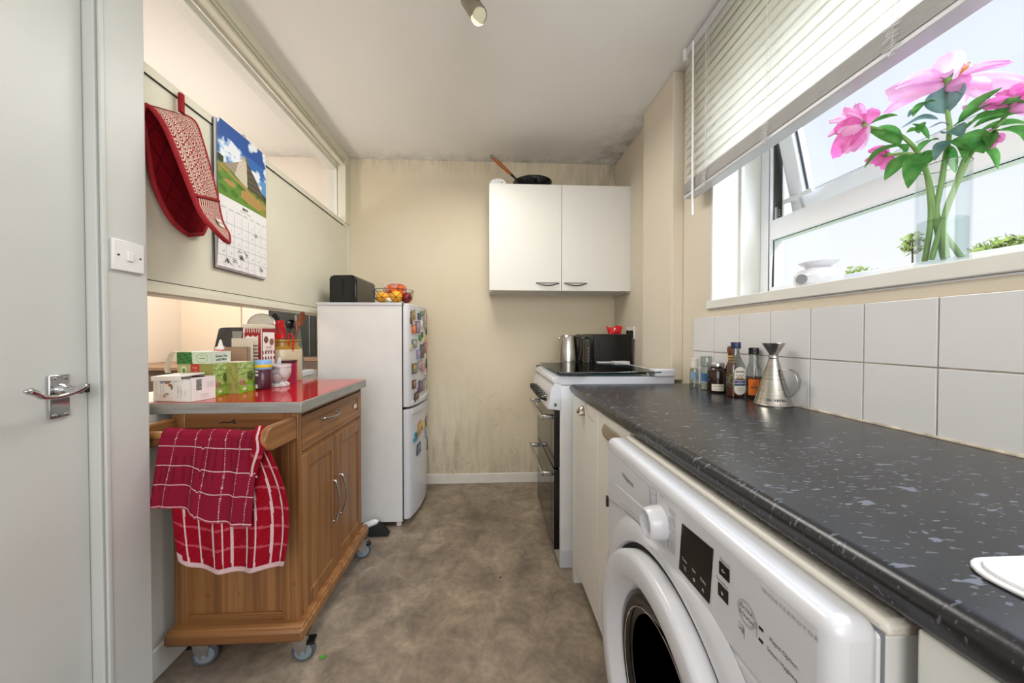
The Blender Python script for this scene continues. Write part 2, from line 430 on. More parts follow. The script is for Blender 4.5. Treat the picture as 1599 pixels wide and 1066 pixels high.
# upper partition over the serving hatch: panel, rails, header
m = MB(); m.box(XL-.05, XL-.004, 1.07, 2.66, 1.285, 1.925); m.box(XL-.05, XL, 1.07, D, 1.914, 1.946)
m.box(XL-.05, XL, 1.07, D, 1.276, 1.292); m.box(XL-.05, XL+.004, 1.07, D, 1.256, 1.277); m.box(XL-.04, XL-.012, .93, D, 1.247, 1.257)
struct(m.build('wall_left', 'panel_paint', smooth=False, bevel=.0015), 'cream panelled partition above the serving hatch')
struct(B(XL-.001, XL+.0005, 1.07, 2.56, 1.9105, 1.9150).build('trim_4', 'dark_gap', smooth=False), 'dark joint line under the partition top rail')
struct(B(XL-.001, XL+.0005, 1.07, 2.56, 1.2915, 1.2935).build('trim_5', 'dark_gap', smooth=False), 'dark joint line above the partition bottom rail')
m = MB(); m.box(XL-.05, XL+.012, 1.07, D, 2.386, H); m.box(XL-.05, XL+.002, 1.07, D, 2.372, 2.386); m.box(XL-.05, XL-.008, 1.07, D, 2.363, 2.374); m.box(XL-.05, XL, 1.07, D, 2.350, 2.364)
m.box(XL-.05, XL+.006, 2.585, D, 1.94, 2.39); m.box(XL-.05, XL+.002, 2.645, D, 1.25, 1.95)
struct(m.build('trim_6', 'panel_paint', smooth=False, bevel=.002), 'stepped cream header and post around the high opening')
w = struct(MB().box(XL-.12, XL-.055, .93, D, 2.32, 2.35).box(XL-.12, XL-.055, 2.585, 2.61, 1.95, 2.33).box(XL-.12, XL-.055, .93, 2.6, 1.9, 1.93).build('window_2', 'white_paint', smooth=False, bevel=.002), 'long glazed opening high in the left partition')
B(XL-.075, XL-.072, .93, 2.60, 1.94, 2.34).build('pane', 'pane_glass', w, smooth=False)
# hatch sill
struct(MB().box(-1.34, -1.125, .93, 2.5, .862, .9).box(-1.16, -1.10, .93, 1.19, .835, .898).build('trim_7', 'white_paint', smooth=False, bevel=.003), 'white sill of the serving hatch')
# near wall: stub with the switch, door frame and door, all in the plane of the left wall
NX = -1.0
struct(MB().box(NX-.11, NX, .964, 1.081, 0, H).build('wall_left_near', 'door_paint', smooth=False, bevel=.004), 'white painted wall between door frame and kitchen recess')
struct(MB().box(NX-.11, NX, -1.6, .15, 0, H).box(NX-.11, NX, .14, .965, 2.02, H).build('wall_left_rear', 'door_paint', smooth=False))
m = MB(); m.box(NX-.11, NX-.008, .9555, .965, 0, 2.02); m.box(NX-.11, NX-.012, .15, .16, 0, 2.02); m.box(NX-.11, NX-.012, .15, .965, 2.0, 2.02); m.box(NX-.004, NX+.003, .959, .971, 0, 2.03)
struct(m.build('trim_8', 'door_paint', smooth=False, bevel=.0025), 'white door lining beside the light switch')
DX = -1.035
d = struct(B(DX-.04, DX, .162, .9545, .005, 1.995).build('door_1', 'door_paint', smooth=False, bevel=.003), 'white flush door at the far left')
# lever handle
py, pz = .889, .976
m = MB(); m.box(DX, DX+.008, py-.0205, py+.0205, pz-.052, pz+.052)
pl = part(m.build('handle_plate', 'chrome', d, bevel=.002), 'polished chrome handle plate')
for sy in (-1, 1):
    for sz in (-1, 1): MB().lathe([(.0045, 0), (.0045, .0015), (.001, .003)], (DX+.008, py+sy*.012, pz+sz*.044), 12, (1, 0, 0)).build('screw', 'chrome', pl)
m = MB(); m.lathe([(.017, 0), (.016, .006), (.011, .010), (.0095, .028), (.0095, .040)], (DX+.008, py+.006, pz+.014), 24, (1, 0, 0))
m.build('lever_rose', 'chrome', pl)
pts = []; rr = []
for i in range(29):
    t = i/28; y = py+.010-.102*t
    z = pz+.022-.012*sin(pi*min(1, t*1.15))-.010*t+.014*max(0, (t-.78)/.22)
    pts.append((DX+.052-.004*sin(pi*t), y, z)); rr.append(.0042+.0034*abs(cos(pi*t))**1.5)
m = MB(); m.tube(pts, rr, 12); m.ball(pts[0], .0072, 14); m.ball(pts[-1], .0078, 14, (.8, 1.3, .8))
part(m.build('handle', 'chrome', d), 'scroll shaped chrome lever')
part(B(DX-.004, DX+.0045, .946, .9553, .976, .997).build('latch', 'black_gloss', d, bevel=.001), 'dark latch bolt showing at the door edge')
# light switch
t = thing('light_switch', 'white square light switch with one rocker on the wall beside the door', 'switch', (NX, 1.027, 1.275))
B(NX-.0005, NX+.009, .978, 1.063, 1.298, 1.382).build('plate', 'white_plastic', t, bevel=.003)
B(NX+.008, NX+.013, 1.013, 1.029, 1.327, 1.353).build('rocker', 'white_plastic', t, bevel=.0015)
for y in (.991, 1.050): part(MB().lathe([(.0028, 0), (.0028, .0008), (.0006, .0012)], (NX+.009, y, 1.340), 12, (1, 0, 0)).build('screw', 'dark_steel', t), 'dark screw head')

# next room seen through hatch and high opening
m = MB(); m.box(-1.81, -1.06, D, D+.12, 0, H); 
struct(m.build('wall_next_room_right', 'next_plain', smooth=False))
struct(MB().box(-2.232, -1.808, D-.015, D+.12, 0, H).build('wall_next_room_back', 'next_wall', smooth=False), 'textured warm cream wall of the next room')
struct(B(-2.6, -2.225, 1.0, D+.12, 0, H).build('wall_next_room_left', 'next_plain', smooth=False))
struct(B(-2.6, -1.11, .941, .96, 0, H).build('wall_next_room_front', 'next_plain', smooth=False))
t = thing('sideboard', 'brown sideboard standing in the next room behind the hatch', 'sideboard', (-1.98, 2.3, 0))
B(-2.2, -1.70, 2.08, 2.5, .06, .925).build('carcass', 'sideboard_brown', t, bevel=.004)
B(-2.215, -1.685, 2.065, 2.51, .925, .945).build('top', 'card_brown', t, bevel=.003)
for x in (-2.17, -1.73):
    for y in (2.11, 2.46): B(x-.015, x+.015, y-.015, y+.015, 0, .06).build('leg', 'sideboard_brown', t)
for x in (-2.195, -1.945): B(x, x+.24, 2.066, 2.08, .09, .90).build('door', 'sideboard_brown', t, bevel=.003)
# tiles of the splashback
m = MB(); y = 1.6; 
ys = [1.6-.1492*i for i in range(0, 18)]
for r, (z0, z1) in enumerate([(.902, 1.0505), (1.0535, 1.2045)]):
    for i in range(17): m.box(XR-.012, XR-.004, ys[i+1]+.0015, ys[i]-.0015, z0, z1)
struct(m.build('trim_9', 'tile_white', smooth=False, bevel=.0015), 'two rows of square white wall tiles')
struct(B(XR-.0075, XR, -.95, 1.602, .9, 1.206).build('trim_10', 'grout', smooth=False), 'discoloured grout between the white tiles')
struct(MB().tube([(XR-.012, 1.60, .9015), (XR-.012, -.95, .9015)], .004, 8).build('trim_11', 'grout'), 'sealant bead along the worktop')

# ------------------------------------------------------------------ window
FX = 1.19
win = struct(B(XR-.0, 1.26, WY0, WY1, 1.235, 1.239).build('window_1', 'pvc', smooth=False), 'white plastic kitchen window with one vent open')
m = MB(); m.box(XR-.012, 1.20, WY0, 1.508, 1.240, 1.2765)
m.build('window_sill', 'white_paint', win, bevel=.003)
m = MB()
m.box(FX, FX+.06, 1.425, 1.478, 1.277, WZ1); m.box(FX, FX+.06, WY0, 1.425, 1.277, 1.327)
m.box(FX, FX+.06, WY0, 1.425, 1.524, 1.607); m.box(FX, FX+.06, WY0, 1.425, WZ1-.05, WZ1); m.box(FX, FX+.06, WY0, WY0+.05, 1.3, WZ1)
m.build('window_frame', 'pvc', win, smooth=False, bevel=.006, seg=2)
m = MB(); m.box(FX+.012, FX+.016, WY0+.05, 1.425, 1.320, 1.327); m.box(FX+.012, FX+.016, WY0+.05, 1.425, 1.5225, 1.529); m.box(FX+.012, FX+.016, 1.419, 1.426, 1.327, 1.524)
part(m.build('gasket', 'dark_gap', win, smooth=False), 'black rubber gasket')
B(FX+.018, FX+.022, WY0+.05, 1.425, 1.325, 1.526).build('pane', 'pane_glass', win, smooth=False)
m = MB(); m.box(FX+.012, FX+.045, 1.414, 1.4245, 1.607, 1.93)
part(m.build('friction_stay', 'dark_steel', win), 'dark metal window stay in the frame rebate')
m = MB(); m.box(FX+.012, FX+.02, 1.409, 1.415, 1.61, 1.66)
for i in range(4): m.lathe([(.0035, 0), (.0035, .002)], (FX+.028, 1.413, 1.615+.011*i), 10, (0, -1, 0))
m.build('stay_hinge', 'steel', win)
# open vent: hinged frame leaning outwards
sash = MB(); a = radians(12.5); sash.M = Matrix.Translation((1.285, 0, 1.632)) @ Matrix.Rotation(-a, 4, 'Y')
L = .66
sash.box(-.02, .035, 1.335, 1.40, 0, L); sash.box(-.02, .035, WY0+.06, WY0+.12, 0, L); sash.box(-.02, .035, WY0+.1, 1.36, 0, .062); sash.box(-.02, .035, WY0+.1, 1.36, L-.06, L)
so = part(sash.build('sash', 'pvc', win, bevel=.006), 'white vent frame pushed open at the bottom')
g = MB(); g.M = sash.M; g.box(.006, .010, WY0+.1, 1.34, .055, L-.05); g.build('pane', 'pane_glass', so, smooth=False)
g = MB(); g.M = sash.M; g.box(-.004, .0, 1.326, 1.336, .06, L-.06); g.box(-.004, 0, WY0+.12, 1.33, .061, .066)
part(g.build('gasket', 'rubber_grey', so, smooth=False), 'grey rubber gasket')
g = MB(); g.M = sash.M; g.lathe([(.018, 0), (.018, .006), (.012, .012), (.010, .03)], (-.02, 1.37, .055), 20, (-1, 0, 0)); g.box(-.052, -.040, 1.27, 1.40, .048, .064)
g.build('handle', 'white_plastic', so, bevel=.003)

# ------------------------------------------------------------------ garden beyond the window
struct(B(1.4, 16, -8, 18, -.05, 0).build('ground', 'lawn', smooth=False), 'garden lawn outside the window')
def leafmass(name, label, cat, c, r, n, lm, trunk=True, group=None):
    t = thing(name, label, cat, (c[0], c[1], 0), group)
    m = MB(); rnd = random.Random(hash(label) % 1000 if False else len(label)*7+n)
    for k in range(n):
        d = Vector((rnd.gauss(0, 1), rnd.gauss(0, 1), rnd.gauss(0, 1))).normalized()*(rnd.random()**.4)
        p = Vector(c)+Vector((d.x*r[0], d.y*r[1], d.z*r[2]))
        u = Vector((rnd.gauss(0, 1), rnd.gauss(0, 1), rnd.gauss(0, 1))).normalized(); w = u.orthogonal().normalized(); s = .035+.03*rnd.random()
        m.add([p-u*s, p+w*s*.5, p+u*s, p-w*s*.5], [(0, 1, 2, 3)])
    m.build('foliage', lm, t, smooth=False, weld=False)
    if trunk:
        m = MB(); m.tube([(c[0], c[1], 0), (c[0]+.02, c[1], c[2]*.5), (c[0], c[1], c[2]+r[2]*.3)], [.03, .02, .008], 8)
        for k in range(5):
            q = 2*pi*k/5; m.tube([(c[0], c[1], c[2]-r[2]*.5), (c[0]+cos(q)*r[0]*.6, c[1]+sin(q)*r[1]*.6, c[2]+r[2]*.3)], [.010, .003], 6)
        m.build('trunk', 'trunk', t)
leafmass('hedge', 'yellow green hedge outside below the left window pane', 'hedge', (5.9, 5.3, 1.15), (.35, .62, 1.12), 5200, 'garden_green', False)
leafmass('sapling', 'small tree rising beyond the hedge outside the window', 'tree', (6.75, 5.25, 2.60), (.13, .15, .18), 160, 'garden_green')
leafmass('shrub', 'round green bush outside seen right of the glass vase', 'shrub', (6.1, 3.83, 2.05), (.3, .32, .26), 900, 'garden_green')
leafmass('shrub', 'sparse twiggy bush outside at the photo right edge', 'shrub', (6.9, 3.75, 2.62), (.12, .2, .12), 160, 'garden_green')
t = struct(B(1.285, 1.312, 1.495, 1.9, 0, 2.6).build('wall_outside', 'brick', smooth=False), 'brick return of the house outside the window')
# ================================================================== right hand run
def arc(c, r, a0, a1, n=8): return [(c[0]+r*cos(a0+(a1-a0)*i/n), c[1]+r*sin(a0+(a1-a0)*i/n)) for i in range(n+1)]
# --- worktop with rounded front nosing
prof = [(XR-.0125, .862), (XR-.0125, .9)] + [(p[0], p[1]) for p in arc((.392, .882), .018, pi/2, pi, 6)] + [(p[0], p[1]) for p in arc((.390, .872), .012, pi, 1.4*pi, 4)] + [(.394, .861)]
wt = tag(MB().prism(prof, (0, 1.585, 0), (1, 0, 0), (0, 0, 1), (0, -2.4, 0)).build('worktop', 'worktop_black', ang=35, loc=(.7, .4, .862)), 'long black speckled worktop under the window', 'worktop')
# --- narrow base units between cooker and washing machine
def base_unit(label, y0, y1, handle):
    t = thing('base_unit', label, 'cabinet', (.7, (y0+y1)/2, 0))
    m = MB(); m.box(.405, .97, y0+.002, y0+.018, .1, .86); m.box(.405, .97, y1-.018, y1-.002, .1, .86); m.box(.95, .97, y0, y1, .1, .86); m.box(.405, .97, y0, y1, .1, .116); m.box(.405, .97, y0+.01, y1-.01, .845, .86)
    m.build('carcass', 'cream_laminate', t, smooth=False)
    B(.44, .455, y0, y1, 0, .1).build('plinth', 'cream_laminate', t, smooth=False)
    d = B(.386, .404, y0+.0015, y1-.0015, .105, .858).build('door', 'cream_laminate', t, bevel=.0025)
    yc = (y0+y1)/2
    if handle == 'cup':
        m = MB(); m.M = Matrix.Translation((.386, y1-.155, .822))
        def f(u, v):
            q = pi*u; b = pi/2*v
            return Vector((-.022*sin(b), .021*cos(q)*1.0*(.35+.65*cos(b)) if False else .021*cos(q), -.018+.034*sin(q)*cos(b*.75)))
        m.grid(f, 14, 8); m.build('handle', 'satin_nickel', d, solid=.0015)
        pts = [(.3855, y0+.02+(.09*(1-cos(k/12*pi/2))), .858-.05*sin(k/12*pi/2)) for k in range(13)]
        MB().tube([(x, y1-.19-(y-y0-.02)*1.1, z) for x, y, z in pts], .0012, 6).build('routed_line', 'card_brown', d)
    else:
        def f(u, v):
            q = pi*u; return Vector((.386-.020*sin(q)**.7*(.25+.75*v), yc+.066*cos(q)-.004, .832-.030*sin(q)*v-.001))
        m = MB(); m.grid(f, 20, 6); m.build('handle', 'satin_nickel', d, solid=.0016)
    return t
base_unit('narrow cream base unit beside the cooker with a small cup handle', 1.205, 1.548, 'cup')
base_unit('narrow cream base unit next to the washing machine with a wide curved handle', .935, 1.203, 'bow')
tag(B(.39, .97, 1.549, 1.584, .0, .86).build('filler_panel', 'cream_laminate', bevel=.002), 'cream end panel closing the worktop run at the cooker', 'panel')
t = thing('sink_unit', 'white base cabinet near the camera right of the washing machine', 'cabinet', (.7, -.15, 0))
B(.405, .965, -.70, .292, .1, .86).build('carcass', 'cream_laminate', t, smooth=False); B(.44, .455, -.70, .292, 0, .1).build('plinth', 'cream_laminate', t, smooth=False)
B(.386, .404, -.30, .292, .105, .858).build('door', 'cupboard_laminate', t, bevel=.0025); B(.386, .404, -.70, -.303, .105, .858).build('door', 'cupboard_laminate', t, bevel=.0025)
# draining board
t = thing('sink_drainer', 'white ceramic draining board corner on the black worktop', 'sink', (.7, -.1, .9))
def rrect(x0, x1, y0, y1, r, n=6):
    out = []
    for cx, cy, a in ((x1-r, y1-r, 0), (x0+r, y1-r, pi/2), (x0+r, y0+r, pi), (x1-r, y0+r, 1.5*pi)): out += arc((cx, cy), r, a, a+pi/2, n)
    return out
m = MB(); m.prism(rrect(.447, .93, -.6, .316, .035), (0, 0, .9003), (1, 0, 0), (0, 1, 0), (0, 0, .004)); m.build('rim', 'white_ceramic', t, bevel=.0015)
m = MB()
ring = rrect(.455, .922, -.59, .308, .03); m.tube([(x, y, .9045) for x, y in ring], .003, 8, closed=True); m.build('raised_edge', 'white_ceramic', t)
m = MB(); 
for k in range(12): m.box(.52+.03*k, .528+.03*k, -.1, .25, .904, .9065)
m.build('drainer_rib', 'white_ceramic', t, bevel=.001)

# --- washing machine
WYa, WYb = .304, .922; WF = .32
t = thing('washing_machine', 'white front loading washing machine under the black worktop', 'washing machine', (.62, .613, 0))
m = MB(); m.box(.36, .90, WYa+.004, WYb-.004, .015, .838)
m.build('body', 'appliance_side', t, bevel=.004)
m = MB(); m.box(.372, .92, WYa, WYb, .836, .852); part(m.build('top_panel', 'lid_stained', t, bevel=.006, seg=3), 'off white lid panel')
m = MB(); m.box(.3708, .372, WYa+.001, WYb-.001, .70, .842); m.build('seam', 'ink_grey', t, smooth=False)
# control fascia with rolled edges
m = MB(); m.box(WF, .372, WYa, WYb, .700, .851)
m.build('control_panel', 'white_enamel', t, bevel=.016, seg=5)
m = MB(); m.box(WF+.002, .372, WYa+.002, WYb-.002, .02, .712)
m.build('front_panel', 'white_enamel', t, bevel=.012, seg=4)
# swollen ring round the porthole
YC, ZC = .612, .440
m = MB()
m.lathe([(.318, -.001), (.300, .006), (.283, .010), (.268, .009), (.262, -.002)], (WF, YC, ZC), 72, (-1, 0, 0), (1, 1))
for i, p in enumerate(m.v):
    if p.z > .699: m.v[i] = Vector((min(p.x+ (0), .3205) if p.z > .72 else p.x, p.y, min(p.z, .722)))
    if m.v[i].y > WYb-.004: m.v[i].y = WYb-.004
    if m.v[i].y < WYa+.004: m.v[i].y = WYa+.004
m.build('porthole_surround', 'white_enamel', t)
m = MB(); m.lathe([(.264, 0), (.263, .004), (.257, .005), (.255, 0)], (WF, YC, ZC), 72, (-1, 0, 0)); m.build('door_gap', 'dark_gap', t)
dr = MB()
dr.lathe([(.254, .0), (.254, .026), (.252, .030), (.246, .034), (.242, .0355), (.208, .0345), (.204, .033), (.182, .008), (.178, .002), (.176, -.004)], (WF, YC, ZC), 96, (-1, 0, 0))
# capless: remove disc caps
dr.f = [f for f in dr.f if len(f) < 10]; dr.c = dr.c[:len(dr.f)]
door = dr.build('door', 'white_enamel', t, ang=34)
g = MB(); g.lathe([(.179, .004), (.174, .010), (.160, .012), (.13, -.004), (.08, -.014), (.001, -.018)], (WF, YC, ZC), 72, (-1, 0, 0)); g.f = [f for f in g.f if len(f) < 10]; g.c = g.c[:len(g.f)]
part(g.build('door_glass', 'black_gloss', door, ang=60), 'dark bowl shaped door glass')
part(MB().tube([(WF-.012, YC+.150*cos(2*pi*k/64), ZC+.150*sin(2*pi*k/64)) for k in range(64)], .0014, 8, closed=True).build('glass_ring', 'chrome', door), 'thin bright ring in the glass')
# detergent drawer
z_d0, z_d1 = .722, .832
poly = [(-.905, .826), (-.668, .826), (-.664, .745), (-.672, .734), (-.70, .728), (-.79, .716), (-.905, .692)]
m = MB(); m.prism(poly, (WF-.0015, 0, 0), (0, -1, 0), (0, 0, 1), (.004, 0, 0)); 
dw = m.build('detergent_drawer', 'white_enamel', t, bevel=.001)
mm = MB(); P_ = [Vector((WF-.0016, -a, b)) for a, b in poly]; mm.tube(P_[1:6], .0008, 6); mm.tube([P_[0], P_[1]], .0005, 6)
part(mm.build('drawer_gap', 'ink_grey', dw), 'fine dark gap')
m = MB(); hp = [(-.86, .752), (-.70, .768), (-.69, .742), (-.74, .733), (-.82, .722)]
m.prism(hp, (WF-.0030, 0, 0), (0, -1, 0), (0, 0, 1), (.002, 0, 0)); part(m.build('drawer_grip', 'white_enamel', dw, bevel=.001), 'shallow scooped drawer grip')
m = MB(); m.box(WF-.002, WF+.004, .9165, .9235, .662, .690); part(m.build('hinge_cover', 'dark_steel', t), 'small dark latch plate at the front edge')
# lettering on the fascia
FXp = WF-.0004; U = (0, -1, 0); V = Z3
def lt(name, items, mat='ink', x=FXp, parent=t):
    m = MB()
    for s_, size, y, z, al in items: m.text(s_, size, (x, y, z), U, V, .0004, al)
    return m.build(name, mat, parent, smooth=False)
part(lt('lettering', [('Hotpoint', .0165, .777, .793, 'CENTER')], 'ink', WF-.0018, dw), 'dark Hotpoint lettering')
progs = [('Eco 40-60', .816), ('Cotton', .806), ('Synthetics', .797), ('Delicates', .787), ('Wool', .7775), ('Anti-stain', .768), ('Spin & Drain', .759), ('Rinse & Spin', .750)]
lt('programme_list', [(s_, .0058, .575, z, 'RIGHT') for s_, z in progs] + [('Mixed', .0055, .625, .826, 'CENTER'), ('Anti Stain 40', .0045, .652, .826, 'CENTER'), ('20°', .005, .655, .803, 'CENTER'), ('Spin', .005, .612, .739, 'CENTER'), ('Fast 30', .0045, .655, .815, 'CENTER')], 'ink_grey')
m = MB()
for k, (s_, z) in enumerate(progs): m.box(FXp-.0003, FXp, .577, .600-(.006 if k > 3 else 0), z-.0052, z-.0046)
m.box(FXp-.0003, FXp, .644, .645, .792, .822); m.box(FXp-.0003, FXp, .60, .6006, .742, .760)
m.build('printed_line', 'ink_grey', t, smooth=False)
kn = MB(); kn.lathe([(.0305, 0), (.0295, .012), (.0265, .026), (.0235, .030), (.0195, .029), (.0180, .016), (.001, .014)], (WF, .628, .775), 56, (-1, 0, 0))
part(kn.build('dial', 'white_enamel', t, ang=50), 'white hollow programme dial')
ds = MB(); ds.prism([(-.556, .812), (-.476, .818), (-.484, .733), (-.564, .731)], (WF-.0012, 0, 0), (0, -1, 0), (0, 0, 1), (.003, 0, 0))
dsp = part(ds.build('display', 'black_gloss', t, bevel=.0006), 'black display window')
lt('lettering', [('Temp', .0058, .546, .757, 'CENTER'), ('°C', .008, .545, .744, 'CENTER'), ('Spin', .0058, .520, .757, 'CENTER'), ('o', .011, .520, .744, 'CENTER'), ('Delay', .0058, .497, .757, 'CENTER'), ('n', .010, .497, .744, 'CENTER')], 'ink_white', WF-.0014, dsp)
for y, z, s_, g_ in ((.454, .802, 'Key Lock', 'o-'), (.456, .771, 'Extra Rinse', 'u')):
    b_ = part(B(WF-.0012, WF+.002, y-.011, y+.009, z-.0095, z+.0085).build('button', 'black_gloss', t, bevel=.0005), 'small black touch button')
    lt('lettering', [(g_, .009, y-.001, z, 'CENTER')], 'ink_white', WF-.0014, b_)
lt('printed_text', [('Key Lock', .0052, .452, .8145, 'CENTER'), ('Extra Rinse', .0052, .457, .784, 'CENTER'), ('Rapid Option', .0066, .358, .777, 'CENTER'), ('Steam Hygiene', .0066, .360, .763, 'CENTER'), ('EXTRA', .0068, .412, .781, 'CENTER'), ('TOUCH', .0068, .412, .772, 'CENTER')], 'ink')
lt('printed_text', [('I N V E R T E R M O T O R', .0062, .354, .825, 'CENTER')], 'ink_grey')
m = MB()
for r in (.0125, .0148): m.tube([(FXp, .412+r*cos(2*pi*k/32), .7765+r*sin(2*pi*k/32)) for k in range(32)], .00025, 6, closed=True)
m.box(FXp-.0003, FXp, .3952, .3957, .762, .780)
m.tube([(FXp, .426, .757), (FXp, .417, .757), (FXp, .4155, .755), (FXp, .4155, .742)], .0004, 6)
m.build('printed_line', 'ink_grey', t, smooth=False)
m = MB(); m.box(WF-.0008, WF, .386, .392, .7755, .7785); m.box(WF-.0008, WF, .386, .392, .7615, .7645); m.build('indicator', 'black_gloss', t)
lt('start_pause_mark', [('>II', .0095, .4205, .750, 'CENTER')], 'ink')
for x in (.42, .86):
    for y in (WYa+.05, WYb-.05): MB().cyl((x, y, 0), (x, y, .02), .02, n=16).build('foot', 'rubber_grey', t)

# --- cooker
CY0, CY1 = 1.652, 2.235
t = thing('cooker', 'white freestanding double oven cooker with glass lid down', 'cooker', (.62, 1.94, 0))
m = MB(); m.box(.345, .905, CY0, CY1, .085, .885)
m.build('body', 'appliance_side', t, bevel=.004)
B(.345, .90, CY0+.001, CY1-.001, .0, .088).build('plinth', 'white_enamel', t, bevel=.004)
m = MB(); m.box(.43, .88, CY0-.0015, CY0, .14, .84); m.build('pressed_panel', 'appliance_side', t, bevel=.0012)
# sloping control fascia
m = MB(); m.prism([(.283, .772), (.350, .764), (.350, .905), (.322, .905), (.300, .862)], (0, CY1, 0), (1, 0, 0), (0, 0, 1), (0, CY0-CY1-.004, 0))
fas = m.build('control_panel', 'white_enamel', t, bevel=.004)
ax = Vector((-.98, 0, .18)).normalized()
for k in range(7):
    y = CY0+.075+.062*k; c = Vector((.291, y, .815))
    q = MB(); q.lathe([(.019, 0), (.0185, .006), (.0155, .010), (.014, .028), (.012, .030), (.001, .030)], c, 24, ax); q.box(.255, .283, y-.0035, y+.0035, .806, .836)
    part(q.build('knob', 'dark_steel', t), 'metallic grey control knob')
m = MB(); m.box(.3115, .3125, CY1-.09, CY1-.02, .872, .890); m.build('clock', 'ink_grey', t)
m = MB(); m.text('E', .012, (.322, CY0-.0045, .792), (1, 0, 0), Z3, .0004); m.box(.316, .328, CY0-.0044, CY0-.004, .785, .800)
part(m.build('badge', 'ink_green', t, smooth=False), 'tiny green badge')
# hob with rolled lip
m = MB(); m.prism([(.304, .902), (.312, .921), (.335, .929), (.86, .925), (.905, .925), (.905, .886), (.33, .886)], (0, CY1+.002, 0), (1, 0, 0), (0, 0, 1), (0, CY0-CY1-.006, 0))
m.build('hob', 'white_enamel', t, bevel=.005, seg=3)
for (x, y) in ((.47, CY0+.15), (.47, CY1-.14), (.71, CY0+.15), (.71, CY1-.14)):
    q = MB(); q.lathe([(.04, 0), (.04, .008), (.03, .012), (.001, .013)], (x, y, .927), 28); q.build('burner', 'black_plastic', t)
for (y) in (CY0+.15, CY1-.14):
    q = MB()
    for x in (.40, .59, .78): q.tube([(x, y-.11, .930), (x, y-.11, .938), (x, y+.11, .938), (x, y+.11, .930)], .004, 8)
    for yy in (y-.11, y+.11): q.tube([(.40, yy, .937), (.78, yy, .937)], .004, 8)
    q.build('pan_support', 'black_plastic', t)
gl = part(B(.335, .83, CY0-.022, CY1, .945, .951).build('glass_lid', 'hob_glass', t, bevel=.001), 'clear glass lid lowered over the hob')
m = MB(); m.tube([(.335, CY0+.0, .952), (.33, CY0-.018, .946), (.345, CY0-.024, .942), (.45, CY0-.024, .942)], .004, 8); m.box(.42, .475, CY0-.026, CY0-.005, .936, .948)
part(m.build('lid_trim', 'black_plastic', gl), 'black rubber trim on lid corner')
m = MB(); m.box(.80, .90, CY0-.02, CY0+.05, .926, .962); m.box(.80, .90, CY1-.07, CY1, .926, .962); m.box(.86, .90, CY0, CY1, .926, .945); m.build('hinge_cover', 'white_enamel', t, bevel=.006)
# two oven doors with bar handles
for z0, z1, hz in ((.486, .762, .722), (.088, .476, .442)):
    d = part(B(.318, .345, CY0+.008, CY1-.006, z0, z1).build('oven_door', 'black_gloss', t, bevel=.003), 'black glass oven door')
    part(B(.3172, .319, CY0+.09, CY1-.09, z0+.05, z1-.075).build('door_window', 'oven_glass', d), 'brown tinted oven window')
    m = MB(); m.box(.262, .274, CY0+.045, CY1-.05, hz-.011, hz+.011)
    for y in (CY0+.06, CY1-.075): m.box(.27, .320, y-.012, y+.012, hz-.010, hz+.010)
    part(m.build('handle', 'steel', d, bevel=.004), 'flat steel bar handle')

# --- corner worktop, microwave, kettle
t = thing('corner_cabinet', 'low cabinet with a worktop offcut carrying kettle and microwave', 'cabinet', (.7, 2.45, 0))
B(.40, .97, 2.245, 2.64, 0, .872).build('carcass', 'cream_laminate', t, smooth=False)
B(.37, .975, 2.243, 2.66, .872, .902).build('top', 'worktop_black', t, bevel=.004)
t = thing('microwave', 'black microwave oven in the corner beside the kettle', 'microwave', (.8, 2.46, .902))
m = MB(); m.box(.70, .955, 2.275, 2.645, .914, 1.135); m.build('body', 'black_plastic', t, bevel=.004)
m = MB(); m.prism(rrect(.735, .935, .925, 1.115, .02), (0, 2.2755, 0), (1, 0, 0), (0, 0, 1), (0, -.004, 0)); part(m.build('side_vent_panel', 'black_plastic', t, bevel=.003, seg=3), 'raised side panel')
d = B(.672, .699, 2.272, 2.648, .912, 1.136).build('door', 'black_gloss', t, bevel=.003)
part(B(.6705, .6722, 2.40, 2.63, .93, 1.12).build('door_window', 'oven_glass', d), 'dark glossy window')
m = MB(); pts = [(.672, 2.375, 1.115), (.642, 2.375, 1.095), (.626, 2.375, 1.05), (.624, 2.375, 1.0), (.632, 2.375, .96), (.655, 2.375, .93), (.672, 2.375, .925)]
m.tube(pts, .0075, 12); part(m.build('handle', 'black_plastic', d), 'bowed black handle')
m = MB()
for k in range(5): m.box(.6700, .6722, 2.292, 2.318, .945+.022*k, .957+.022*k)
m.build('keypad', 'grey_plastic', d); part(B(.6700, .6722, 2.29, 2.33, 1.085, 1.10).build('clock_display', 'leaf_scrap', d), 'green clock digits')
for x in (.70, .93):
    for y in (2.30, 2.62): MB().cyl((x, y, .902), (x, y, .915), .012, n=12).build('foot', 'black_plastic', t)
t = thing('kettle', 'brushed steel jug kettle with black handle left of the microwave', 'kettle', (.545, 2.36, .902))
kx, ky = .545, 2.36
MB().lathe([(.072, .902), (.074, .914), (.070, .918), (.001, .918)], (kx, ky, 0), 40).build('base', 'black_plastic', t)
m = MB(); m.lathe([(.070, .918), (.071, .93), (.066, 1.02), (.058, 1.10), (.052, 1.118), (.03, 1.126), (.001, 1.127)], (kx, ky, 0), 48); m.build('body', 'brushed_steel', t, ang=50)
m = MB(); m.lathe([(.05, 1.119), (.045, 1.128), (.001, 1.131)], (kx, ky, 0), 32); m.build('lid', 'steel', t)
hd = Vector((.78, -.62, 0)).normalized(); m = MB()
pts = [Vector((kx, ky, 0))+hd*r+Z3*z for r, z in ((.045, 1.115), (.075, 1.118), (.093, 1.09), (.096, 1.03), (.090, .97), (.078, .935), (.062, .925))]
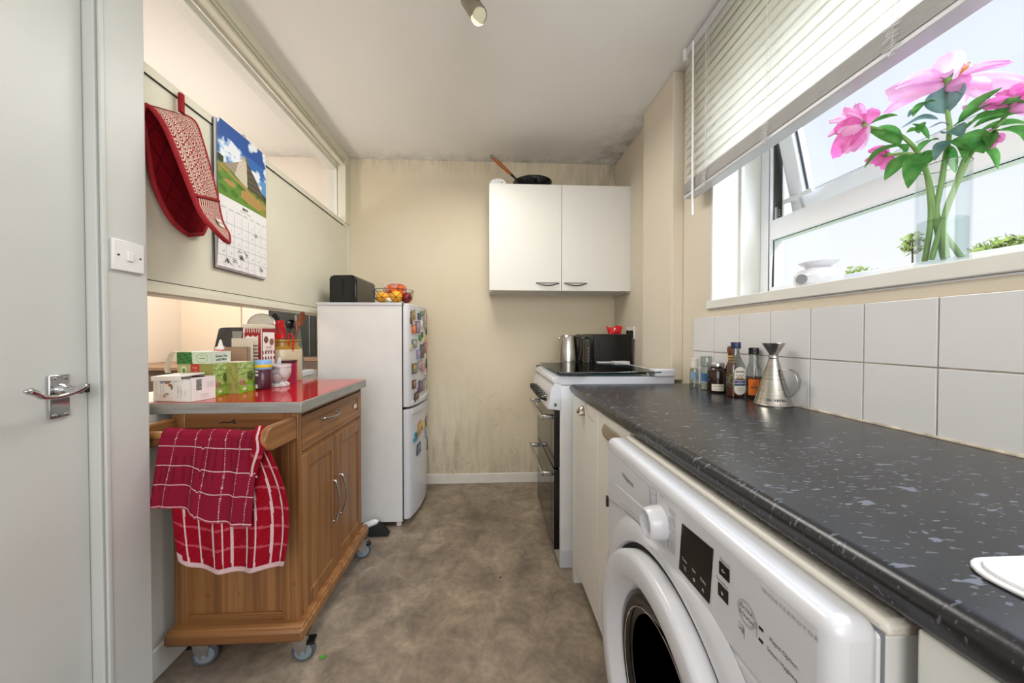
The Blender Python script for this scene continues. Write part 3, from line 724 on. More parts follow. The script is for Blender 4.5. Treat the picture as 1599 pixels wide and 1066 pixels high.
m.tube(pts, [.010, .012, .0125, .012, .011, .010, .008], 14); m.build('handle', 'black_plastic', t)
m = MB(); m.tube([Vector((kx, ky, 0))-hd*.048+Z3*1.085, Vector((kx, ky, 0))-hd*.066+Z3*1.108], [.016, .011], 12); m.build('spout', 'brushed_steel', t)
# socket and red packet
t = thing('wall_socket', 'white double socket with a black plug beside the microwave', 'socket', (.975, 2.34, 1.035))
B(.970, .9795, 2.275, 2.41, 1.10, 1.185).build('plate', 'white_plastic', t, bevel=.003)
m = MB(); m.box(.940, .971, 2.29, 2.335, 1.115, 1.16); m.tube([(.945, 2.31, 1.117), (.94, 2.31, 1.08), (.963, 2.30, 1.0), (.968, 2.30, .93)], .004, 8)
part(m.build('plug', 'black_plastic', t, bevel=.003), 'black plug with its lead')
for y in (2.355, 2.385): B(.966, .971, y-.006, y+.006, 1.155, 1.17).build('switch', 'white_plastic', t, bevel=.001)
t = thing('snack_packet', 'crumpled red packet lying on top of the microwave', 'packet', (.87, 2.36, 1.136))
def f(u, v):
    x = (u-.5)*.10*(.8+.35*v); z = .052*v; th = .012*sin(pi*min(1, v*1.1))
    return Vector((.875+x, 2.36-th*sin(pi*u)-.004*sin(9*u+5*v)+.02*v, 1.1365+z+.007*v*cos(7*u+1)))
m = MB(); m.grid(f, 16, 10); m.grid(lambda u, v: f(u, v)+Vector((0, .028*(1-v)+.001, 0)), 16, 10); m.build('bag', 'red_plastic', t, weld=True)
m = MB(); m.box(.862, .872, 2.350, 2.352, 1.165, 1.178); part(m.build('print_mark', 'card_white', t), 'small white print')
# lid / loose white item at cooker back right
tag(B(.70, .80, 2.18, 2.232, .9515, .958).build('spoon_rest', 'white_ceramic', bevel=.003), 'flat white rest lying on the back of the glass lid', 'spoon rest')

# --- wall cupboard
CX0, CX1, CYf, CZ0, CZ1 = .010, .978, 2.36, 1.430, 2.147
t = thing('wall_cupboard', 'white two door wall cupboard fixed under the ceiling', 'cupboard', (.49, 2.5, 1.43))
m = MB(); m.box(CX0, CX1, 2.379, 2.398, CZ0+.004, CZ1)
m = MB(); m.box(CX0, CX0+.018, 2.379, 2.66, CZ0-.006, CZ1-.004); m.box(CX1-.018, CX1, 2.379, 2.66, CZ0-.006, CZ1-.004); m.box(CX0, CX1, 2.379, 2.66, CZ1-.02, CZ1-.004); m.box(CX0, CX1, 2.379, 2.66, CZ0+.004, CZ0+.02); m.box(CX0, CX1, 2.64, 2.66, CZ0, CZ1-.004)
m.build('carcass', 'cupboard_laminate', t, smooth=False)
mid = .501
for x0, x1, hx in ((CX0-.001, mid-.0015, .405), (mid+.0015, CX1+.003, .597)):
    d = B(x0, x1, CYf, CYf+.018, CZ0, CZ1).build('door', 'cupboard_laminate', t, bevel=.0018)
    m = MB(); hc = hx
    pts = [(hc-.080+.16*k/16, CYf-.003-.018*sin(pi*k/16), CZ0+.052-.019*sin(pi*k/16)) for k in range(17)]
    m.tube(pts, [.0018+.0032*sin(pi*k/16) for k in range(17)], 10); m.tube([(hc-.080, CYf-.002, CZ0+.053), (hc+.080, CYf-.002, CZ0+.053)], .0022, 8)
    part(m.build('handle', 'dark_steel', d), 'bowed grey metal handle')
# frying pan and alarm on the cupboard
t = thing('frying_pan', 'black frying pan with a wooden handle on top of the cupboard', 'frying pan', (.32, 2.47, 2.147))
m = MB(); m.lathe([(.10, 2.1475), (.112, 2.155), (.137, 2.205), (.140, 2.212), (.136, 2.211), (.108, 2.160), (.001, 2.153)], (.318, 2.50, 0), 56); m.build('pan', 'black_gloss', t, ang=50)
hA, hB, hC = Vector((.215, 2.44, 2.196)), Vector((.158, 2.41, 2.235)), Vector((.040, 2.37, 2.318))
m = MB(); m.tube([hA+Vector((-.018, 0, -.02)), hA, hA.lerp(hB, .5), hB], [.006, .012, .007, .009], 10); m.ball(hA+Vector((.012, -.01, -.005)), .010, 12); m.build('bracket', 'black_plastic', t)
m = MB(); m.tube([hB, hB.lerp(hC, .3), hB.lerp(hC, .7), hC], [.0095, .0125, .0135, .011], 14); part(m.build('handle', 'pan_wood', t), 'orange brown wooden handle')
dirn = (hC-hB).normalized(); cc = hC+dirn*.012; m = MB(); uu = dirn; ww = Vector((0, 0, 1)).cross(dirn).normalized().cross(dirn)
m.tube([cc+uu*.014*cos(2*pi*k/20)+ww*.009*sin(2*pi*k/20) for k in range(20)], .003, 8, closed=True); part(m.build('hanging_loop', 'dark_steel', t), 'metal hanging ring')
t = thing('carbon_monoxide_alarm', 'rounded white alarm lying on top of the cupboard at its left end', 'alarm', (.07, 2.42, 2.147))
m = MB(); m.prism([(.016, 0)]+[(.07+.056*cos(a_), .052*sin(a_)**.6 if sin(a_) > 0 else 0) for a_ in [pi-pi*k/16 for k in range(1, 16)]]+[(.126, 0)], (0, 2.40, 2.148), (1, 0, 0), (0, 0, 1), (0, .035, 0)); m.build('case', 'white_plastic', t, bevel=.004)
m = MB(); [m.box(.050+.014*k, .055+.014*k, 2.3985, 2.4, 2.185, 2.189) for k in range(3)]; m.text('ALARM', .009, (.075, 2.3990, 2.172), X3, Z3); m.box(.093, .102, 2.3985, 2.4, 2.168, 2.177)
m.build('print', 'ink_grey', t, smooth=False)

# --- bottles by the splashback
def bottle_label(parent, cx, cy, r, z0, z1, a0, a1, fn, nu=40, nv=40, name='label', sc=(1, 1)):
    m = MB(); m.grid(lambda u, v: Vector((cx+r*sc[0]*cos(a0+(a1-a0)*u), cy+r*sc[1]*sin(a0+(a1-a0)*u), z0+(z1-z0)*v)), nu, nv, fn)
    return m.build(name, 'printed', parent, ang=180)
A0, A1 = radians(185), radians(275)
t = thing('spice_jar', 'glass spice jar with tall clear lid leftmost among the bottles', 'jar', (.905, 1.405, .9))
c = (.905, 1.405, 0)
MB().lathe([(.020, .9005), (.021, .905), (.021, .982), (.018, .992), (.018, .996)], c, 28).build('glass', 'jar_glass', t)
part(MB().lathe([(.018, .902), (.018, .922), (.001, .923)], c, 20).build('salt', 'onion_white', t), 'white salt inside')
MB().lathe([(.021, .996), (.0225, 1.0), (.0225, 1.032), (.020, 1.037), (.001, 1.037)], c, 28).build('lid', 'jar_glass', t)
bottle_label(t, c[0], c[1], .0213, .930, .968, radians(180), radians(300), lambda u, v: '#3f6f9c' if v > .15 else '#9fb6c4', 12, 8)
t = thing('spice_jar', 'small glass spice jar with a pale twisted top behind the tall lidded jar', 'jar', (.88, 1.448, .9))
c = (.885, 1.455, 0)
MB().lathe([(.017, .9005), (.018, .905), (.018, .975), (.014, .985)], c, 28).build('glass', 'jar_glass', t)
MB().lathe([(.015, .985), (.017, .998), (.014, 1.006), (.017, 1.026), (.001, 1.028)], c, 20).build('lid', 'label_cream', t)
bottle_label(t, c[0], c[1], .0183, .935, .968, radians(180), radians(280), lambda u, v: '#7a93a8', 8, 4)
t = thing('brown_jar', 'dark brown glass jar with silver lid and cream label', 'jar', (.895, 1.325, .9)); c = (.897, 1.325, 0)
MB().lathe([(.029, .9005), (.032, .905), (.032, .982), (.027, .994), (.022, .999), (.022, 1.003)], c, 36).build('glass', 'brown_glass', t)
part(MB().lathe([(.025, 1.001), (.0255, 1.003), (.0255, 1.015), (.024, 1.017), (.001, 1.017)], c, 36).build('lid', 'steel', t), 'silver metal lid')
lb = bottle_label(t, c[0], c[1], .0324, .910, .936, radians(205), radians(285), lambda u, v: '#d9d2c2', 10, 4)
m = MB(); m.text('COCOA NIBS', .006, (c[0]-.013, c[1]-.0314, .928), (1, -.36, 0), Z3, .0008); m.text('Collagen Collective', .0042, (c[0]-.013, c[1]-.0314, .917), (1, -.36, 0), Z3, .0008); m.build('lettering', 'ink', lb, smooth=False)
def sauce(name, label, c, body, neck, matb, capm, caph, label_fn, zl, rl, liquid=None):
    t = thing(name, label, 'sauce bottle', (c[0], c[1], .9))
    MB().lathe([(r, .9+z) for r, z in body], (c[0], c[1], 0), 36).build('bottle', matb, t)
    MB().lathe([(r, .9+z) for r, z in caph], (c[0], c[1], 0), 28).build('cap', capm, t)
    if label_fn: bottle_label(t, c[0], c[1], rl, .9+zl[0], .9+zl[1], radians(190), radians(300), label_fn, 44, 44)
    if liquid: part(MB().lathe([(r, .9+z) for r, z in liquid], (c[0], c[1], 0), 28).build('sauce', 'sauce_red', t), 'dark red sauce')
    return t
def lab1(u, v):
    if (u-.45)**2/.06+(v-.6)**2/.10 < 1 and (u-.45)**2/.03+(v-.6)**2/.06 > .9: return '#e9e2c8'
    return '#d8a62c' if v < .55 else '#b8480f' if v < .62 else '#e2b43a'
s1 = sauce('hot_sauce_bottle', 'slim hot sauce bottle with a round wooden cap and yellow label', (.948, 1.315), [(.021, .0005), (.023, .004), (.023, .085), (.018, .104), (.011, .122), (.0105, .152)], None, 'sauce_red', 'spoon_wood', [(.011, .152), (.0135, .157), (.0150, .170), (.012, .181), (.001, .182)], lab1, (.018, .078), .0234)
bottle_label(s1, .948, 1.315, .0122, .9+.118, .9+.146, radians(180), radians(320), lambda u, v: '#e0b23c' if int(v*5) % 2 == 0 else '#8c2413', 12, 10, 'neck_label')
def lab2(u, v):
    d = (u-.5)**2/.25+(max(0, abs(v-.5)-.32))**2/.033
    if d > 1: return '#20150f'
    if d > .86: return '#d8d5c9'
    if .32 < v < .57: return '#26365f' if (int(v*30) % 3) else '#aab2c4'
    if .57 < v < .72: return '#c47a2c' if v < .61 and abs(u-.5) < .25 else ('#22304f' if (sin(u*23)*sin(v*60)) > .25 and abs(u-.5) < .35 else '#e4e1d6')
    return '#e4e1d6'
# square-shouldered clear bottle: rounded square section
def sq_bottle(t, c, prof, mat, name='bottle', k=.75):
    m = MB(); n = 40
    def f(u, v):
        i = v*(len(prof)-1); a_ = int(min(i, len(prof)-2)); fr = i-a_; r = prof[a_][0]*(1-fr)+prof[a_+1][0]*fr; z = prof[a_][1]*(1-fr)+prof[a_+1][1]*fr; s_ = prof[a_][2]*(1-fr)+prof[a_+1][2]*fr
        q = 2*pi*u; cx_, sx_ = cos(q), sin(q); e = 1-s_*.55
        x = abs(cx_)**e*(1 if cx_ > 0 else -1); y = abs(sx_)**e*(1 if sx_ > 0 else -1)
        return Vector((c[0]+x*r, c[1]+y*r*k, .9+z))
    m.grid(f, n, (len(prof)-1)*3, closeu=True); return m.build(name, mat, t, ang=60)
t = thing('pepper_sauce_bottle', 'flat clear sauce bottle with navy cap and arched white label', 'sauce bottle', (.902, 1.228, .9)); c = (.902, 1.228)
sq_bottle(t, c, [(.001, .0005, 1), (.026, .0005, 1), (.027, .006, 1), (.027, .112, 1), (.020, .136, .4), (.013, .152, 0), (.012, .180, 0)], 'jar_glass')
part(sq_bottle(t, c, [(.001, .003, 1), (.0245, .003, 1), (.0248, .034, 1), (.001, .035, 1)], 'sauce_red', 'sauce'), 'dark red sauce')
part(MB().lathe([(.0155, 1.076), (.016, 1.078), (.016, 1.097), (.015, 1.099), (.001, 1.099)], (c[0], c[1], 0), 32).build('cap', 'navy', t), 'navy blue screw cap')
m = MB(); m.grid(lambda u, v: Vector((c[0]-.020+.042*u, c[1]-.0212, .910+.100*v)), 36, 60, lambda u, v: lab2(u, v)); 
# trim to the arched outline
keep = [i for i in range(len(m.f)) if m.c[i] != '#20150f']; m.f = [m.f[i] for i in keep]; m.c = [m.c[i] for i in keep]
lb = m.build('label', 'printed', t, smooth=False)
m = MB(); m.text('ENCONA', .0078, (c[0]+.001, c[1]-.0216, .993), X3, Z3, .0004, bold=.0002); m.text('WEST INDIAN', .0038, (c[0]+.001, c[1]-.0216, .933), X3, Z3, .0004); m.text('PEPPER', .0038, (c[0]+.001, c[1]-.0216, .926), X3, Z3, .0004)
m.build('lettering', 'ink', lb, smooth=False)
m = MB(); m.text('ORIGINAL', .0045, (c[0]+.001, c[1]-.0216, .957), X3, Z3, .0004); m.text('HOT SAUCE', .0045, (c[0]+.001, c[1]-.0216, .949), X3, Z3, .0004); m.build('lettering', 'ink_white', lb, smooth=False)
def lab3(u, v):
    if v < .05 or v > .95 or u < .05: return '#2a1206'
    if u > .72: return '#3a1c0a' if (int(u*40)+int(v*30)) % 3 == 0 else '#d86518'
    return '#e2761f'
t3 = sauce('brown_sauce_bottle', 'sauce bottle with black cap and orange label beside the oil can', (.948, 1.200), [(.023, .0005), (.0245, .004), (.0245, .080), (.021, .102), (.014, .125), (.0135, .155)], None, 'jar_glass', 'black_gloss', [(.0145, .156), (.0155, .157), (.0155, .176), (.014, .180), (.001, .180)], lab3, (.010, .072), .0249, [(.022, .003), (.0225, .078), (.001, .079)])
m = MB(); q_ = radians(236); oo = Vector((.948+.0254*cos(q_), 1.200+.0254*sin(q_), .940)); m.text('INS', .012, oo, (-sin(q_), cos(q_), 0), Z3, .0004, bold=.0002); m.text("Lea", .008, oo+Z3*.013, (-sin(q_), cos(q_), 0), Z3, .0004); m.build('lettering', 'ink', t3, smooth=False)
# steel cone oil can
t = thing('oil_can', 'conical stainless steel oil can with strap handle and flared top', 'oil can', (.915, 1.075, .9)); c = (.915, 1.075, 0)
m = MB(); m.lathe([(.052, .9005), (.0525, .904), (.050, .908), (.0125, 1.048), (.0115, 1.058), (.012, 1.064), (.0315, 1.098), (.0305, 1.098), (.010, 1.064)], c, 64); m.build('body', 'brushed_steel', t, ang=35)
part(MB().lathe([(.0122, 1.047), (.0132, 1.050), (.0132, 1.056), (.0122, 1.058)], c, 40).build('collar', 'steel', t), 'bright collar ring')
hd = Vector((.42, -.90, 0)).normalized(); wd = Z3.cross(hd)
path = [(.022, 1.016), (.045, 1.018), (.062, 1.006), (.069, .985), (.066, .960), (.055, .938), (.041, .928)]
def f(u, v):
    i = v*(len(path)-1); a_ = int(min(i, len(path)-2)); fr = i-a_; r = path[a_][0]*(1-fr)+path[a_+1][0]*fr; z = path[a_][1]*(1-fr)+path[a_+1][1]*fr
    return Vector((c[0], c[1], 0))+hd*r+Z3*z+wd*(u-.5)*.022
m = MB(); m.grid(f, 4, 36); part(m.build('handle', 'steel', t, solid=.0012), 'curved steel strap handle')
m = MB(); q_ = radians(238)
for k, ch in enumerate('OLIVETTA'):
    a_ = q_+(k-3.2)*.125; r_ = .0475; m.text(ch, .0085, (c[0]+r_*cos(a_), c[1]+r_*sin(a_), .921), (-sin(a_), cos(a_), 0), Z3+Vector((-cos(a_), -sin(a_), 0))*.27, .0008, bold=.0003)
m.build('lettering', 'ink', t, smooth=False)
# ================================================================== bamboo trolley
FXc = -.645   # plane of the drawer and doors
t = thing('kitchen_trolley', 'bamboo kitchen trolley on castors with a red topped slab', 'trolley', (-.85, 1.5, 0))
trolley = t
m = MB(); m.box(-1.12, -.628, 1.205, 1.83, .862, .8985); part(m.build('slab_edge', 'slab_edge', t, bevel=.0015), 'grey metal edged slab')
part(B(-1.118, -.632, 1.209, 1.826, .8980, .9).build('top', 'red_laminate', t, smooth=False), 'glossy red top')
bx0, bx1, by0, by1, bz0, bz1 = -1.055, -.655, 1.215, 1.80, .14, .862
m = MB(); m.box(bx0, bx0+.015, by0+.01, by1, bz0, bz1); m.box(bx0, bx1, by1-.015, by1, bz0, bz1); m.box(bx0, bx1, by0+.01, by1, bz0, bz0+.015); m.box(bx0+.01, bx1-.005, by0+.012, by0+.022, bz0, bz1)
m.build('carcass', 'bamboo_z', t, smooth=False)
m = MB(); m.box(bx0, bx0+.042, by0, by0+.02, bz0, bz1); m.box(bx1-.048, bx1-.0205, by0, by0+.02, bz0, bz1); m.build('side_stile', 'bamboo_z', t, bevel=.002)
m = MB(); m.box(bx0+.042, bx1-.048, by0, by0+.02, .812, bz1); m.build('side_rail', 'bamboo_x', t, bevel=.002); B(bx0+.042, bx1-.048, by0, by0+.02, bz0, .178).build('side_rail', 'bamboo_x', t, bevel=.002)
m = MB(); m.box(bx0+.04, bx1-.046, by0+.008, by0+.013, .17, .82); m.build('side_panel', 'bamboo_z', t, smooth=False)
m = MB(); m.text('~ ~', .02, (-.87, by0-.0006, .832), X3, Z3); m.tube([(-.90, by0-.0005, .829), (-.885, by0-.0005, .832), (-.872, by0-.0005, .829), (-.86, by0-.0005, .834), (-.85, by0-.0005, .842)], .0016, 6); m.ball((-.852, by0-.001, .830), .004, 8)
part(m.build('burnt_mark', 'dark_gap', t, smooth=False), 'small dark burnt mark')
# face frame (drawer side)
m = MB(); m.box(bx1-.02, FXc, by0, by0+.024, bz0, bz1); m.box(bx1-.02, FXc, by1-.006, by1+.004, bz0, bz1); m.box(bx1-.02, FXc-.004, by0+.01, by1, .846, bz1); m.box(bx1-.02, FXc-.004, by0+.01, by1, .700, .716); m.box(bx1-.02, FXc-.004, by0+.01, by1, bz0, bz0+.02)
m.build('face_frame', 'bamboo_z', t, bevel=.002)
part(B(bx1-.024, FXc-.008, by0+.02, by1-.006, bz0+.02, .846).build('shadow_gap', 'dark_gap', t, smooth=False), 'dark gap behind doors')
dwr = MB(); dwr.box(FXc-.008, FXc, by0+.028, by1-.010, .720, .752); dwr.box(FXc-.008, FXc, by0+.028, by1-.010, .816, .843); dwr.box(FXc-.008, FXc, by0+.028, by0+.055, .75, .818); dwr.box(FXc-.008, FXc, by1-.037, by1-.010, .75, .818); dwr.box(FXc-.008, FXc-.004, by0+.05, by1-.03, .745, .82)
dw = dwr.build('drawer', 'bamboo_y', t, bevel=.0015)
def pull(parent, p0, p1, out, r=.0045):
    p0, p1, out = Vector(p0), Vector(p1), Vector(out); pts = [p0]; 
    for k in range(17):
        u = k/16; pts.append(p0.lerp(p1, u)+out*(.35+.65*sin(pi*u)))
    pts.append(p1); n = len(pts)
    m = MB(); m.tube(pts, [r*1.3]+[r*(.85+.5*abs(2*k/16-1)**3) for k in range(17)]+[r*1.3], 10); return part(m.build('handle', 'steel', parent), 'curved steel pull')
pull(dw, (FXc, 1.39, .800), (FXc, 1.525, .800), (.024, 0, -.004))
m = MB(); m.box(FXc, FXc+.0005, 1.71, 1.745, .772, .79); part(m.build('sticker_scrap', 'card_white', dw, smooth=False), 'torn white sticker remains')
ym = 1.513
for y0, y1, hy, sgn in ((by0+.022, ym-.0015, 1.478, -1), (ym+.0015, by1-.004, 1.545, 1)):
    dm = MB(); z0, z1 = .150, .704
    dm.box(FXc-.006, FXc+.003, y0, y0+.045, z0, z1); dm.box(FXc-.006, FXc+.003, y1-.045, y1, z0, z1); dm.box(FXc-.006, FXc+.003, y0+.04, y1-.04, z0, z0+.05); dm.box(FXc-.006, FXc+.003, y0+.04, y1-.04, z1-.05, z1)
    dd = dm.build('door', 'bamboo_z', t, bevel=.002)
    B(FXc-.006, FXc-.002, y0+.04, y1-.04, z0+.045, z1-.045).build('door_panel', 'bamboo_z', dd, smooth=False)
    pull(dd, (FXc+.003, hy, .52), (FXc+.003, hy, .35), (.026, 0, 0), .0048)
m = MB(); m.box(-1.062, -.617, 1.178, 1.832, .100, .142); part(m.build('base_moulding', 'bamboo_x', t, bevel=.010, seg=2), 'projecting bamboo base')
B(-1.056, -.623, 1.186, 1.826, .138, .150).build('base_bead', 'bamboo_x', t, bevel=.004)
# castors
for (x, y, a_) in ((-.972, 1.225, .3), (-.645, 1.225, .15), (-.640, 1.782, .5), (-.972, 1.782, .2)):
    m = MB(); m.M = Matrix.Translation((x, y, 0)) @ Matrix.Rotation(a_, 4, 'Z')
    m.box(-.028, .028, -.022, .022, .094, .100)
    m.prism([(-.026, .094), (.024, .094), (.016, .035), (-.002, .030), (-.02, .06)], (0, -.017, 0), X3, Z3, (0, .0025, 0)); m.prism([(-.026, .094), (.024, .094), (.016, .035), (-.002, .030), (-.02, .06)], (0, .0145, 0), X3, Z3, (0, .0025, 0))
    br = part(m.build('castor_bracket', 'steel', t), 'pressed steel castor fork')
    w = MB(); w.M = m.M; w.lathe([(.026, -.0095), (.033, -.0105), (.0375, -.006), (.0375, .006), (.033, .0105), (.026, .0095)], (.008, 0, .0376), 32, (0, 1, 0)); part(w.build('tyre', 'rubber_grey', br), 'dark grey tyre')
    w = MB(); w.M = m.M; w.lathe([(.027, -.010), (.027, .010)], (.008, 0, .0376), 28, (0, 1, 0)); w.lathe([(.007, -.0185), (.007, .0185)], (.008, 0, .0376), 16, (0, 1, 0)); w.build('hub', 'rubber_mid', br)
    w = MB(); w.M = m.M; w.box(.02, .045, -.016, .016, .062, .072) if x > -.8 else w.box(-.04, -.02, -.012, .012, .07, .078); part(w.build('brake_lever', 'black_plastic', br), 'black brake lever')
# towel rail: two rounded brackets and a bar
def bracket(x0, x1):
    prof = [(by0, .848)]+[(1.088-.0+.041*cos(a_), .812+.037*sin(a_)) for a_ in [pi/2+pi*k/12 for k in range(13)]]+[(by0, .772)]
    m = MB(); m.prism([(y+(max(0, -.67-x0)*.11 if y < by0 else 0), z) for y, z in prof], (x0, 0, 0), (0, 1, 0), (0, 0, 1), (x1-x0, 0, 0)); return m
part(bracket(-.672, -.648).build('rail_bracket', 'bamboo_pale', t, bevel=.005, seg=3), 'pale rounded rail bracket')
part(bracket(-1.062, -1.038).build('rail_bracket', 'bamboo_y', t, bevel=.005, seg=3), 'rounded rail bracket')
MB().cyl((-1.04, 1.085+.37*.11, .815), (-.67, 1.085, .815), .0125).build('towel_rail', 'bamboo_bar', t)

# ------------------------------------------------------------------ tea towels
BARY, BARZ = 1.085, .815
def towel(name, label, tl, tr, bl, br, yoff, back, cfn, fold, nu=150, nv=190, clip=None):
    """cloth over the rail: v=0 back hem, over the bar, down the front"""
    rr = .0145+yoff
    Lb = back; La = pi*rr; Lf = BARZ-(bl[1]+br[1])/2; T = Lb+La+Lf
    def f(u, v):
        s = v*T
        xt = tl[0]+(tr[0]-tl[0])*u; xb = bl[0]+(br[0]-bl[0])*u; zb = bl[1]+(br[1]-bl[1])*u
        if s < Lb:
            k = 0; y = BARY+rr; z = BARZ-(Lb-s); x = xt
            w = (Lb-s)/Lb; y += .004*sin(u*20)*w
        elif s < Lb+La:
            a = pi*(s-Lb)/La; y = BARY+rr*cos(a); z = BARZ+rr*sin(a)*(1+.10*sin(u*13+1)); x = xt
        else:
            k = (s-Lb-La)/Lf; z = BARZ+(zb-BARZ)*k; x = xt+(xb-xt)*k
            y = BARY-rr; dx, dy, dz = fold(u, k); x += dx; y += dy; z += dz
        y += max(-.03, -.67-x)*.11
        return Vector((x, y, z))
    m = MB(); m.grid(f, nu, nv, lambda u, v: cfn(u, (v*T-Lb-La*.5)/(Lf+La*.5)))
    if clip:
        keep = [i for i in range(len(m.f)) if not clip(i % nu/nu, (i//nu)/nv)]; m.f = [m.f[i] for i in keep]; m.c = [m.c[i] for i in keep]
    o = m.build(name, 'cloth', None, (-.83, 1.08, .4), ang=180, solid=.003)
    return tag(o, label, 'tea towel', 'red checked tea towels')
def c1(u, v):
    if v < 0: return '#8d1f36'
    lines = [.16, .36, .50, .66, .81, .955]
    for q in lines:
        if abs(u-q-.012*sin(v*5)) < .0042 and int(v*120) % 3 != 0: return '#d3a5ad'
    for q in (.22, .46, .70, .975):
        if abs(v-q) < .0048: return '#e4c8cb'
    if v > .985: return '#b5495c'
    rib = int(u*46) % 3 == 0 and 4 <= int(v*9)+int(u*5) < 7
    return '#7c1930' if rib else '#8f1d37'
def fold1(u, k):
    s = k*(2-k)
    step = .012*k if u < .45 else 0
    return (.006*sin(u*17+2)*s, -.004-.013*s*(.5+.5*sin(u*15+.4*k))-.008*s*sin(u*31+1.7)*.5, .010*sin(u*7)*k + (-.004 if .44 < u < .47 else 0))
towel('tea_towel', 'folded burgundy tea towel with thin white grid lines hung in front', (-.985, 0), (-.675, 0), (-1.012, .606), (-.695, .556), .006, .17, c1, fold1)
def c2(u, v):
    if v > .962 or (u < .05 and v > .93): return '#d9b7ba'
    for q in (.10, .22, .345, .44, .51, .63, .74, .845, .93):
        if abs(u-q-.008*sin(v*6)) < (.0085 if q not in (.44,) else .005): return '#dcbcc0'
    for q in (.12, .27, .42, .57, .70, .835):
        if abs(v-q-.012*sin(u*7)) < .008: return '#b94a5a'
    return '#9b1024' if (int(u*70)+int(v*60)) % 7 else '#8c0e20'
def fold2(u, k):
    s = k*(2-k); b = .5+.5*sin(u*19+.6)
    return ((.045*u-.012*(1-u))*sin(pi*min(1, k))*1.0 + .005*sin(u*23)*s, .002-.016*s*b+.010*(1-k), -.018*sin(pi*u)*k*.9 + .03*(1-u)**6*k)
towel('tea_towel', 'brighter red tea towel with broad white checks hanging lower behind', (-.960, 0), (-.676, 0), (-.930, .415), (-.602, .440), .001, .12, c2, fold2,
      clip=lambda u, v: False)
# corner fold of the first towel bunched at the right bracket
def f(u, v):
    x = -.696+(.012+.022*(1-abs(v-.4)))*u+.008*sin(v*5); z = .846-.125*v-.02*u*v; y = 1.058-.010*sin(pi*u)-.008*sin(v*3)+.006*v
    if v < .18: y += (.18-v)/.18*.025; z += .006
    return Vector((x, y, z))
m = MB(); m.grid(f, 30, 60, lambda u, v: '#dcbcc0' if abs(u-.62) < .09 or v > .955 else ('#b9485a' if abs(v-.55) < .03 else '#961226'))
tag(m.build('tea_towel', 'cloth', None, (-.69, 1.06, .7), ang=180, solid=.003), 'narrow red fold of cloth bunched beside the right rail bracket', 'tea towel', 'red checked tea towels')

# ================================================================== fridge freezer
t = thing('fridge_freezer', 'white fridge freezer standing in the left back corner', 'fridge freezer', (-.72, 2.33, 0))
fy0, fy1 = 2.062, 2.612
B(-.982, -.502, fy0, fy1, .030, 1.300).build('body', 'appliance_side', t, bevel=.003)
B(-.988, -.498, fy0-.004, fy1+.004, 1.298, 1.3165).build('top_panel', 'white_enamel', t, bevel=.004)
part(B(-.503, -.497, fy0+.006, fy1-.006, .04, 1.30).build('door_seal', 'dark_gap', t, smooth=False), 'dark door seal gap')
def fx(y): return -.462+.040*(1-((y-2.337)/.275)**2)
def doorshape(z0, z1):
    pts = [(-.496, fy0)]
    pts += [(-.478, fy0-.001), (-.468, fy0+.003), (-.462, fy0+.009)]
    n = 20
    pts += [(fx(fy0+.016+(fy1-fy0-.032)*k/n), fy0+.016+(fy1-fy0-.032)*k/n) for k in range(n+1)]
    pts += [(-.462, fy1-.009), (-.468, fy1-.003), (-.478, fy1+.001), (-.496, fy1)]
    m = MB(); m.prism(pts, (0, 0, z0), (1, 0, 0), (0, 1, 0), (0, 0, z1-z0)); return m
d1 = doorshape(.705, 1.312).build('fridge_door', 'white_enamel', t, bevel=.004, ang=35)
d2 = doorshape(.045, .690).build('freezer_door', 'white_enamel', t, bevel=.004, ang=35)
for dd, z0, z1 in ((d1, .706, .735), (d2, .655, .689)):
    m = MB(); n = 24; ys_ = [fy0+.03+(fy1-fy0-.06)*k/n for k in range(n+1)]
    m.prism([(fx(y)+.004+.006*sin(pi*(y-fy0)/(fy1-fy0)), y) for y in ys_]+[(fx(y)-.004, y) for y in reversed(ys_)], (0, 0, z0), X3, Y3, (0, 0, z1-z0)); m.build('handle_lip', 'white_enamel', dd, bevel=.003, ang=35)
    q = MB(); ya = 2.25; zz = .703 if z0 > .7 else .693
    q.tube([(fx(y)+.010, y, (.712 if z0 > .7 else .678)+(.010*sin(pi*(y-2.25)/.3))) for y in [2.25+.3*k/12 for k in range(13)]], [.0008+.0022*sin(pi*k/12) for k in range(13)], 6)
    part(q.build('grip_recess', 'ink_grey', dd), 'dark grip slot')
for x, y in ((-.53, fy0+.03), (-.53, fy1-.03), (-.95, fy0+.03), (-.95, fy1-.03)): MB().cyl((x, y, 0), (x, y, .032), .016, n=16).build('foot', 'white_plastic', t)
part(B(-.505, -.49, fy0-.003, fy0+.02, 1.30, 1.314).build('hinge_cap', 'dark_steel', t, bevel=.001), 'dark top hinge')

